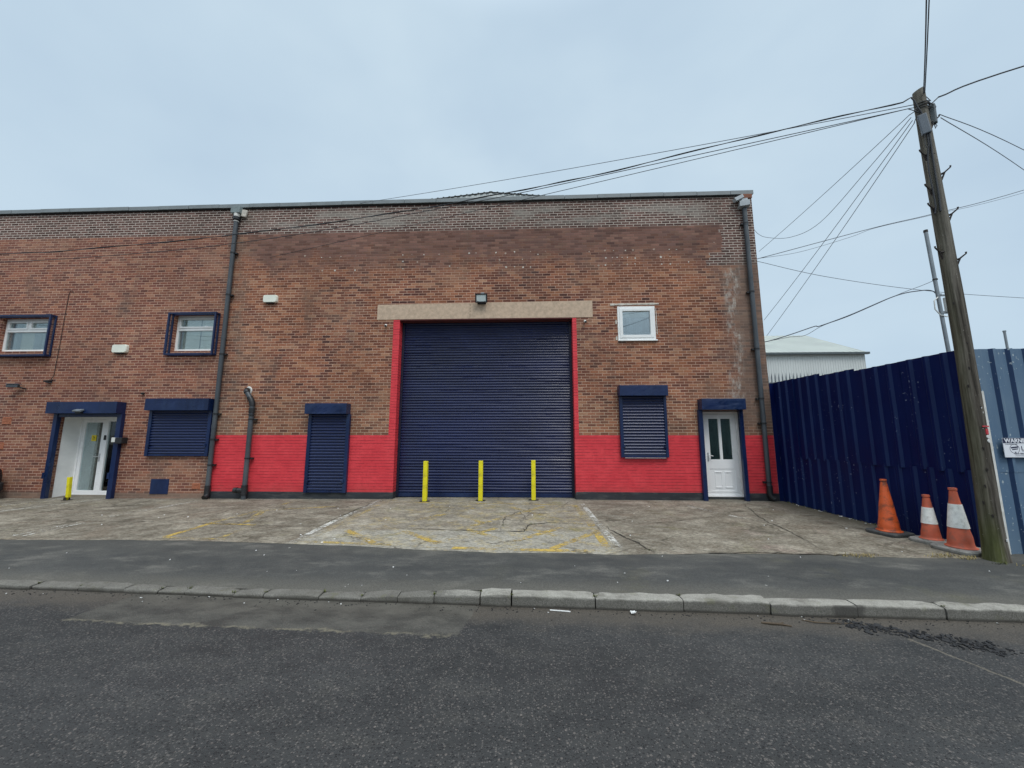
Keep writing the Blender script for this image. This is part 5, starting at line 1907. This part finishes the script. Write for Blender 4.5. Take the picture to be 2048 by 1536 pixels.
G1 = 'overhead cables running from the pole'
wire('overhead_cable', [(5.95, 5.515, 6.96), (3.812, 5.69, 6.609), (1.254, 5.903, 6.15), (-0.451, 6.044, 5.925), (-2.256, 6.194, 5.725), (-5.392, 6.455, 5.52),
                        (-9.012, 6.756, 5.43), (-10.83, 6.907, 5.46), (-15, 7.25, 5.62), (-20, 7.67, 6.05), (-30, 8.5, 7.4)], (.0068), 'wire',
     'thickest black cable sweeping from the pole across the whole brick front', group=G1, twin=.012)
wire('overhead_cable', [(5.98, 5.51, 6.83), (2.073, 5.835, 6.238), (-0.103, 6.015, 5.914), (-1.34, 6.118, 5.76), (-3.509, 6.299, 5.50), (-5.332, 6.45, 5.35),
                        (-7.286, 6.612, 5.27), (-10.8, 6.907, 5.28), (-15, 7.25, 5.5), (-20, 7.67, 5.95), (-30, 8.5, 7.3)], .006, 'wire',
     'thin cable hanging just below the thickest one across the brick front', group=G1)
wire('overhead_cable', [(5.99, 5.52, 6.84), (-7.45, 10.09, 6.90)], .006, 'wire', 'thin cable from the pole to an anchor on the bricks above an alarm box', sag=.03, group=G1)
wire('overhead_cable', [(6.01, 5.53, 6.90), (-5.24, 10.2, 8.57)], .006, 'wire_grey', 'thin grey cable rising from the pole to the roof coping', sag=.07, group=G1)
wire('overhead_cable', [(6.0, 5.52, 6.73), (6.62, 10.4, 6.96)], .0055, 'wire_grey', 'topmost straight service wire from the pole to the corner of the building', sag=.03, group=G1)
wire('overhead_cable', [(6.0, 5.5, 6.67), (6.245, 6.5, 6.60), (6.62, 8.2, 6.523), (6.74, 9.3, 6.78), (6.63, 10.0, 7.162), (6.50, 10.2, 7.40), (6.42, 10.3, 7.70)], .0055, 'wire_grey',
     'slack service wire drooping from the pole and rising to the building corner', group=G1)
wire('overhead_cable', [(6.015, 5.5, 6.62), (6.58, 10.4, 4.94)], .0055, 'wire_grey', 'steep wire from the pole to the building corner above the steepest one', sag=.05, group=G1)
wire('overhead_cable', [(6.03, 5.49, 6.57), (6.62, 10.4, 4.50)], .0055, 'wire_grey', 'steepest and lowest wire from the pole to the building corner', sag=.05, group=G1)
wire('overhead_cable', [(6.446, 5.49, 7.0), (8.6, 5.3, 7.62), (20, 4.2, 10.2)], .011, 'wire', 'black cable from the pole head to the next pole along the road', group=G1)
wire('overhead_cable', [(6.43, 5.5, 6.71), (9.627, 7.0, 7.235), (20, 12, 8.6)], .0055, 'wire_grey', 'upper of two thin wires leaving the dark terminal box on the pole', group=G1)
wire('overhead_cable', [(6.44, 5.5, 6.65), (10.918, 8.0, 7.538), (22, 14.2, 9.3)], .0055, 'wire_grey', 'lower of two thin wires leaving the dark terminal box on the pole', group=G1)
wire('overhead_cable', [(6.20, 5.46, 7.04), (4.515, 3.8, 6.62), (0.8, 0.1, 6.3), (-3.2, -4, 6.6), (-9, -10, 7.4)], .0075, 'wire_grey', 'first of a close pair of wires rising over the road from the pole top', group=G1)
wire('overhead_cable', [(6.22, 5.46, 7.05), (4.548, 3.8, 6.64), (0.9, 0.1, 6.36), (-3.1, -4, 6.66), (-8.9, -10, 7.5)], .0065, 'wire_grey', 'second of a close pair of wires rising over the road from the pole top', group=G1)
G2 = 'wires passing behind the pole'
wire('overhead_cable', [(6.40, 10.38, 6.70), (6.648, 10.405, 6.765), (10.247, 10.779, 7.83), (12.142, 10.976, 8.334), (15.31, 11.305, 9.258), (24, 12.2, 12.2)], .009, 'wire_grey',
     'rising cable from the building corner passing behind the pole', group=G2)
wire('overhead_cable', [(6.40, 10.40, 6.71), (6.648, 10.42, 6.765), (7.849, 10.53, 6.99), (9.433, 10.70, 7.50), (10.3, 10.79, 7.83), (12.142, 10.986, 8.31), (15.3, 11.304, 9.17), (24, 12.2, 12.0)], .005, 'wire_grey',
     'thinner slack wire lashed under the rising cable behind the pole', group=G2)
wire('overhead_cable', [(6.38, 10.39, 6.70), (6.637, 10.404, 6.645), (8.516, 10.599, 6.267), (11.364, 10.895, 5.939), (14.608, 11.232, 5.778), (24, 12.2, 5.5)], .0065, 'wire_grey',
     'falling wire from the building corner passing behind the pole', group=G2)
wire('overhead_cable', [(6.38, 10.41, 4.32), (6.606, 10.398, 4.332), (7.087, 10.187, 4.46), (7.582, 9.97, 4.62), (7.70, 9.92, 4.62), (8.274, 9.668, 4.826), (9.096, 9.308, 5.183), (9.513, 9.125, 5.24), (9.72, 9.05, 5.20), (9.77, 8.99, 5.03)], .012, 'wire_grey',
     'cable from the building corner to the small white box on the steel mast', group=G2)
wire('overhead_cable', [(6.39, 10.42, 4.33), (6.62, 10.41, 4.34), (7.087, 10.20, 4.40), (7.40, 10.06, 4.41), (7.75, 9.91, 4.62), (8.274, 9.67, 4.81), (9.15, 9.29, 5.21), (9.55, 9.12, 5.36), (9.78, 8.99, 5.46)], .006, 'wire_grey',
     'thin stay wire from the building corner to the upper band on the steel mast', group=G2)

# ------------------------------------------------------------------ mast, thin post, shed and palisade beyond the fence
t = thing('steel_mast', 'grey steel tube mast with a small white box rising behind the navy fence', 'mast', (9.80, 9.0, 0.0))
MB().tube([(0.03, 0, 0), (0.02, 0, 3.5), (-.07, 0, 6.72)], .037, 14).build('tube', M['galv'], t, smooth=True)
MB().lathe([(.041, 0), (.041, .06)], 14, (-.07, 0, 6.67)).build('cap', M['iron'], t)
MB().cbox((.14, -.03, 4.83), (.12, .09, .36)).build('junction_box', M['white_dirty'], t, bevel=.015)
for z in (5.05, 4.62):
    mb = MB().lathe([(.050, 0), (.050, .05)], 14, (0.0, 0, z))
    mb.cbox((.09, 0, z + .02), (.12, .05, .03))
    mb.build('band', M['galv'], t)
MB().lathe([(.046, 0), (.046, .03)], 14, (-.03, 0, 5.45)).build('band', M['iron'], t)
mb = MB().tube([(-.05, -.02, 5.02), (-.16, -.03, 4.93), (-.17, -.03, 4.72), (-.08, -.04, 4.57), (.05, -.05, 4.53), (.17, -.05, 4.58)], .012, 7)
mb.tube([(.17, -.05, 4.62), (.14, -.07, 4.52), (.22, -.07, 4.50), (.25, -.05, 4.6)], .012, 7)
mb.build('cable_loop', M['white_dirty'], t, smooth=True)

t = thing('thin_post', 'slim grey post top just showing above the pale blue fence', 'post', (17.31, 14.0, 0.0))
MB().tube([(0, 0, 0), (0, 0, 5.5)], .035, 8).build('tube', M['galv'], t)
MB().lathe([(.045, 0), (.045, .05)], 8, (0, 0, 5.5)).build('cap', M['galv'], t)

t = thing('metal_shed', 'large pale metal clad shed with a low pitched roof beyond the navy fence', 'shed', (21.0, 36.0, 0.0), world_verts=True)
SHX0, SHX1, SY0, SY1, EZ, RZ = 6.0, 26.4, 30.0, 42.4, 8.27, 11.25
mb = MB()
x = SHX0
while x < SHX1 - .01:
    a, b = x, min(x + .19, SHX1)
    q = (b - a) / 4
    for (p, r_, y0, y1) in ((a, a + q, SY0, SY0), (a + q, a + 1.5 * q, SY0, SY0 - .022), (a + 1.5 * q, a + 3 * q, SY0 - .022, SY0 - .022), (a + 3 * q, b, SY0 - .022, SY0)):
        mb.face([(p, y0, 0), (r_, y1, 0), (r_, y1, EZ), (p, y0, EZ)])
    x += .19
YM = (SY0 + SY1) / 2
mb.face([(SHX1, SY0, 0), (SHX1, SY1, 0), (SHX1, SY1, EZ), (SHX1, YM, RZ), (SHX1, SY0, EZ)])
mb.face([(SHX0, SY0, 0), (SHX0, SY1, 0), (SHX0, SY1, EZ), (SHX0, YM, RZ), (SHX0, SY0, EZ)])
mb.face([(SHX0, SY1, 0), (SHX1, SY1, 0), (SHX1, SY1, EZ), (SHX0, SY1, EZ)])
mb.build('wall', M['shed_wall'], t)
mb = MB()
x = SHX0 - .1
while x < SHX1 + .1:
    a, b = x, min(x + .5, SHX1 + .15)
    mb.face([(a, SY0 - .2, EZ - .06), (b, SY0 - .2, EZ - .06), (b, YM, RZ + .05), (a, YM, RZ + .05)])
    mb.face([(a, SY1 + .2, EZ - .06), (b, SY1 + .2, EZ - .06), (b, YM, RZ + .05), (a, YM, RZ + .05)])
    mb.face([(a, SY0 - .2, EZ - .02), (a + .05, SY0 - .2, EZ - .02), (a + .05, YM, RZ + .09), (a, YM, RZ + .09)])
    x += .5
rf = mb.build('roof', M['shed_roof'], t)
MB().box(SHX0, SHX1 + .15, SY0 - .32, SY0 - .10, EZ - .19, EZ - .03).build('gutter', M['box_dark'], rf)

t = thing('palisade_fence', 'pale spiked steel palisade fence in front of the metal shed', 'fence', (10.0, 16.0, 0.0))
for i in range(34):
    x = -2.6 + i * .148
    mb = MB()
    z = 4.27
    mb.face([(x - .035, 0, 0), (x, -.025, 0), (x, -.025, z - .1), (x - .035, 0, z - .1)])
    mb.face([(x, -.025, 0), (x + .035, 0, 0), (x + .035, 0, z - .1), (x, -.025, z - .1)])
    mb.face([(x - .035, 0, z - .1), (x, -.025, z - .1), (x - .004, -.02, z + .12)])
    mb.face([(x, -.025, z - .1), (x + .035, 0, z - .1), (x + .004, -.02, z + .12)])
    mb.build('pale', M['galv'], t)
MB().box(-2.7, 2.5, .01, .06, 3.93, 3.98).build('rail', M['galv'], t)
MB().box(-2.7, 2.5, .01, .06, 0.6, 0.66).build('rail', M['galv'], t)


# ------------------------------------------------------------------ cones
def cone(name, label, loc, rz, h, r0, body, base, sleeve=None, flange=True, bw=.21, tilt=0.0, seed=0):
    t = thing(name, label, 'traffic cone', loc, R(rz), group='traffic cones by the navy fence')
    mb = MB()
    pts = []
    b = bw
    for cx, cy, a0 in ((b - .08, b - .08, 0), (-b + .08, b - .08, 90), (-b + .08, -b + .08, 180), (b - .08, -b + .08, 270)):
        for k in range(4):
            a = R(a0 + 90 * k / 3)
            pts.append((cx + .08 * math.cos(a), cy + .08 * math.sin(a)))
    n = len(pts)

    def wz(p, z):
        return z + .006 * mnoise.noise(Vector((p[0] * 6, p[1] * 6, seed)))

    lv = [[(p[0] * k, p[1] * k, wz(p, z)) for p in pts] for k, z in ((.97, 0), (1.0, .012), (1.0, .042), (.95, .056))]
    for A, B in zip(lv, lv[1:]):
        for k in range(n):
            j = (k + 1) % n
            mb.face([A[k], A[j], B[j], B[k]])
    mb.face(lv[-1])
    mb.build('base', base, t, merge=True, smooth=True)
    H = h - .05
    pr = [(r0 + .022, 0), (r0 + .026, .012), (r0 + .006, .022)]
    ztop_ = H - .055
    rt = .042
    nn = 22
    for i in range(nn + 1):
        u = i / nn
        z = .03 + (ztop_ - .03) * u
        pr.append((r0 + (rt - r0) * u, z))
    pr += [(rt - .007, ztop_ + .006), (rt - .007, ztop_ + .016), (rt + .004, ztop_ + .022), (rt + .004, H - .004), (rt - .006, H)]
    bm_ = MB().lathe(pr, 28, (0, 0, .052))
    for i, v in enumerate(bm_.v):
        z = v[2] / h
        d = .010 * mnoise.noise(Vector((v[0] * 7, v[1] * 7, v[2] * 9 + seed))) * (1 if z < .4 else .3)
        k = 1 + d / max(.03, math.hypot(v[0], v[1]))
        bm_.v[i] = (v[0] * k + tilt * v[2], v[1] * k, v[2])
    body_o = bm_.build('body', body, t, smooth=True, angle=40)
    if sleeve:
        za, zb = sleeve
        sl = []
        for u in (0, .33, .66, 1):
            z = za + (zb - za) * u
            f = (z - .03) / (ztop_ - .03)
            sl.append((r0 + (rt - r0) * f + .0055, z))
        sl = [(sl[0][0] - .005, za)] + sl + [(sl[-1][0] - .005, zb)]
        sm = MB().lathe(sl, 28, (0, 0, .052))
        for i, v in enumerate(sm.v):
            sm.v[i] = (v[0] + tilt * v[2], v[1], v[2])
        sm.build('sleeve', M['sleeve'], body_o, smooth=True, angle=40)
    return t


cone('traffic_cone', 'bright orange cone with no white band and a scuffed side', (6.04, 6.83, .132), 12, .895, .145, M['orange'], M['cone_base_dark'], None, tilt=.01, seed=1, bw=.235)
cone('traffic_cone', 'shorter faded cone with a white band standing between the other two cones', (6.205, 6.33, .132), 14, .715, .112, M['orange_old'], M['cone_base'], (.235, .475), seed=4, bw=.20, tilt=.02)
cone('traffic_cone', 'taller faded cone with a wide white band beside the wooden pole', (6.165, 5.885, .134), 9, .875, .138, M['orange_old'], M['cone_base'], (.275, .600), seed=8, bw=.24)

# ------------------------------------------------------------------ yellow posts
t = thing('bollard', 'square yellow post before the big shutter, nearest the tall narrow shutter', 'bollard', (-2.59, 9.75, .117), group='yellow posts in front of the big shutter')
MB().box(-.054, .054, -.054, .054, 0, 1.0).build('post', M['yellow'], t, bevel=.008)
MB().lathe([(.135, 0), (.135, .006), (.07, .010)], 20).build('base_plate', M['iron'], t)
dup(t, (-1.192, 9.87, .122), R(1), 'middle square yellow post before the big shutter')
dup(t, (0.158, 9.975, .130), R(-2), 'square yellow post before the big shutter, nearest the plain white window')
t = thing('parking_post', 'leaning yellow fold down parking post outside the entrance door', 'parking post', (-12.10, 9.78, .065))
mb = MB()
mb.cbox((.0, 0, .34), (.075, .075, .53), Matrix.Rotation(R(-4), 3, 'Y'))
mb.cbox((-.012, 0, .06), (.05, .05, .14), Matrix.Rotation(R(14), 3, 'Y'))
mb.build('post', M['yellow'], t, bevel=.006)
mb = MB().box(-.10, .08, -.06, .06, 0, .014)
mb.box(-.05, .02, -.05, -.04, .014, .09)
mb.box(-.05, .02, .04, .05, .014, .09)
mb.build('hinge', M['iron'], t)

# ------------------------------------------------------------------ parked car, mostly outside the picture
t = thing('parked_car', 'dark car parked by the entrance with only its bumper corner in view', 'car', (-14.98, 8.05, .055))
body = MB()
sec = [(-1.9, .42, .62, .70, .70), (-1.82, .30, .72, .80, .80), (-1.2, .22, .92, .85, .84), (-.45, .20, .98, .86, .86), (.5, .20, .98, .86, .86), (1.2, .20, .96, .86, .85), (1.72, .24, .90, .84, .83), (1.86, .34, .80, .78, .76)]
rows = []
for (yy, zb, zt, wb, wt) in sec:
    rows.append([(-wb * .92, yy, zb), (-wb, yy, zb + .12), (-wb, yy, zt - .18), (-wt * .97, yy, zt - .03), (-wt * .86, yy, zt), (wt * .86, yy, zt), (wt * .97, yy, zt - .03), (wb, yy, zt - .18), (wb, yy, zb + .12), (wb * .92, yy, zb)])
for A, B in zip(rows, rows[1:]):
    for k in range(9):
        body.face([A[k], A[k + 1], B[k + 1], B[k]])
body.face(rows[0])
body.face(list(reversed(rows[-1])))
cb = body.build('body', M['car_paint'], t, merge=True, smooth=True, angle=45)
cab = MB()
rr = [(-1.0, .93, .80), (-.35, 1.38, .60), (.75, 1.40, .60), (1.45, .93, .74)]
R2 = []
for (yy, zz, ww) in rr:
    R2.append([(-ww, yy, zz), (ww, yy, zz)])
cab.face([R2[0][0], R2[0][1], R2[1][1], R2[1][0]])
cab.face([R2[1][0], R2[1][1], R2[2][1], R2[2][0]], 1)
cab.face([R2[2][0], R2[2][1], R2[3][1], R2[3][0]])
cab.face([R2[0][0], R2[1][0], R2[2][0], R2[3][0]])
cab.face([R2[0][1], R2[1][1], R2[2][1], R2[3][1]])
cab.build('cabin', [M['gasket'], M['car_paint']], t)
for sx in (-1, 1):
    for yy in (-1.18, 1.2):
        w = MB().tube([(sx * .74, yy, .31), (sx * .885, yy, .31)], .31, 24).build('wheel', M['tyre'], t, smooth=True)
        MB().tube([(sx * .86, yy, .31), (sx * .892, yy, .31)], .19, 16).build('rim', M['silver'], w)
    MB().box(min(sx * .25, sx * .50), max(sx * .25, sx * .50), 1.80, 1.872, .60, .72).build('tail_lamp', M['red_lamp'], t)
MB().box(-.83, .83, 1.78, 1.90, .22, .46).build('bumper', M['black_plastic'], t, bevel=.04)


# ------------------------------------------------------------------ litter, weeds, rubble
mb = MB().tube([(0.222, 4.105, .008), (.33, 4.09, .009), (0.425, 4.078, .008)], .0065, 7)
tag(mb.build('drinking_straw', M['paper']), 'thin white stick lying in the gutter below the bollards', 'litter stick')
mb = MB()
for k in range(5):
    c = Vector((1.05 + rp.uniform(-.018, .018), 4.06 + rp.uniform(-.01, .01), .016 + rp.uniform(0, .012)))
    mb.cbox(c, (.035, .022, .006), Matrix.Rotation(rp.uniform(0, 3), 3, 'Z') @ Matrix.Rotation(rp.uniform(-.8, .8), 3, 'X'))
tag(mb.build('paper_scrap', M['paper']), 'crumpled scrap of white paper lying against the kerb foot', 'litter paper')
mb = MB().tube([(2.20, 3.93, .008), (2.28, 3.905, .012), (2.36, 3.90, .010), (2.44, 3.87, .008)], [.008, .011, .010, .005], 6)
mb.tube([(2.33, 3.90, .012), (2.40, 3.925, .012)], .005, 5)
tag(mb.build('twig', M['twig']), 'short thick dead twig lying in the gutter', 'twig')
mb = MB().tube([(2.62, 4.0, .008), (2.70, 3.955, .01), (2.82, 3.94, .01), (3.05, 3.945, .008)], [.004, .006, .005, .003], 5)
tag(mb.build('twig', M['twig']), 'long thin curved twig lying in the gutter', 'twig')

mb = MB()
rl = random.Random(9)


def chip(mb, x, y, z, s, mi=0):
    mb.cbox((x, y, z), (s * rl.uniform(.7, 1.6), s * rl.uniform(.6, 1.1), s * rl.uniform(.25, .7)),
            Matrix.Rotation(rl.uniform(0, 6), 3, 'Z') @ Matrix.Rotation(rl.uniform(-.5, .5), 3, 'X'), mi)


for k in range(420):
    u = rl.random()
    x = 2.95 + .95 * u + rl.gauss(0, .05)
    y = 3.95 - .42 * u ** 1.3 + rl.gauss(0, .055)
    y = min(y, lerp_tab(KERB, x) - .015)
    chip(mb, x, y, .003, rl.choice((.010, .014, .02, .028)))
for k in range(160):
    chip(mb, rl.uniform(-5.5, 4.6), 0, 0, 0.0)
mb2 = MB()
for k in range(330):
    x = rl.uniform(-6.5, 4.9)
    y = lerp_tab(KERB, x) - abs(rl.gauss(0, .07)) - .01
    chip(mb, x, y, .003, rl.choice((.006, .008, .012)))
tag(mb.build('rubble', M['tar']), 'crumbs of broken black tarmac along the kerb', 'rubble', kind='stuff')
for k in range(20):
    x = rl.uniform(-6.5, 4.9)
    y = lerp_tab(KERB, x) - abs(rl.gauss(0, .08)) - .01
    chip(mb2, x, y, .004, rl.choice((.008, .011, .016)))
for k in range(20):
    x = rl.uniform(-7, 5.6)
    y = rl.uniform(lerp_tab(KERB, x) + .2, edge_y(x) - .05)
    k0 = lerp_tab(KERB, x) + KD
    tt = (y - k0) / (edge_y(x) - k0)
    zk = lerp_tab(KTOP, x)
    chip(mb2, x, y, zk + (fz(x) - zk) * tt ** .8 + .004, rl.choice((.007, .010, .014)))
for k in range(40):
    x = rl.uniform(-9, 5.9)
    y = rl.uniform(edge_y(x) + .1, 9.7)
    chip(mb2, x, y, fz(x) + .006, rl.choice((.010, .016, .022)))
for k in range(26):
    y = rl.uniform(6.0, 9.8)
    chip(mb2, 6.38 - abs(rl.gauss(0, .04)), y, fz(6) + .012, rl.choice((.012, .02, .03)))
tag(mb2.build('litter', M['paper']), 'small white crumbs of litter scattered over road and pavement', 'litter', kind='stuff')

mb = MB()


def tuft(x, y, z, n, spread, hh, mi):
    for k in range(n):
        a = rl.uniform(0, 2 * PI)
        bx, by = x + rl.gauss(0, spread), y + rl.gauss(0, spread * .4)
        L = hh * rl.uniform(.4, 1.2)
        lean = rl.uniform(.3, 1.4)
        p0 = Vector((bx, by, z))
        p1 = p0 + Vector((math.cos(a) * L * lean * .5, math.sin(a) * L * lean * .5, L * .6))
        p2 = p0 + Vector((math.cos(a) * L * lean, math.sin(a) * L * lean, L * .75))
        s = Vector((-math.sin(a), math.cos(a), 0)) * .003
        mb.face([p0 - s, p0 + s, p1 + s * .8, p1 - s * .8], mi)
        mb.face([p1 - s * .8, p1 + s * .8, p2], mi)


for (x, y, n, sp_) in ((4.42, 5.62, 60, .10), (4.62, 5.59, 60, .09), (5.72, 5.66, 80, .09), (5.88, 5.56, 60, .08), (5.55, 5.60, 30, .08)):
    tuft(x, y, .128, n, sp_, .045, 0)
for k in range(44):
    y = rl.uniform(5.75, 10.0)
    tuft(6.39, y, .128, 5, .015, .05, 1 if rl.random() < .6 else 0)
for jx in joints[18:40]:
    if rl.random() < .7:
        tuft(jx, lerp_tab(KERB, jx) + rl.uniform(.01, .12), lerp_tab(KTOP, jx) - .006, 14, .010, .025, 1)
for x in (6.02, 6.12, 6.25, 6.36, 6.5, 6.62):
    tuft(x, 5.30 + rl.uniform(-.02, .05) + .1 * abs(x - 6.2), .122, 12, .03, .05, 1 if rl.random() < .5 else 0)
for (x, y) in ((0.45, 7.42), (0.1, 7.3), (0.3, 7.9), (-0.45, 7.2), (-3.75, 7.4), (-3.78, 8.0), (-3.8, 8.6), (1.75, 5.75)):
    tuft(x, y, fz(x) + .004, 26, .06, .018, 1)
tag(mb.build('weeds', [M['weed'], M['weed_green']]), 'dry and green weeds in the paving joints and along the fence foot', 'weeds', kind='stuff')
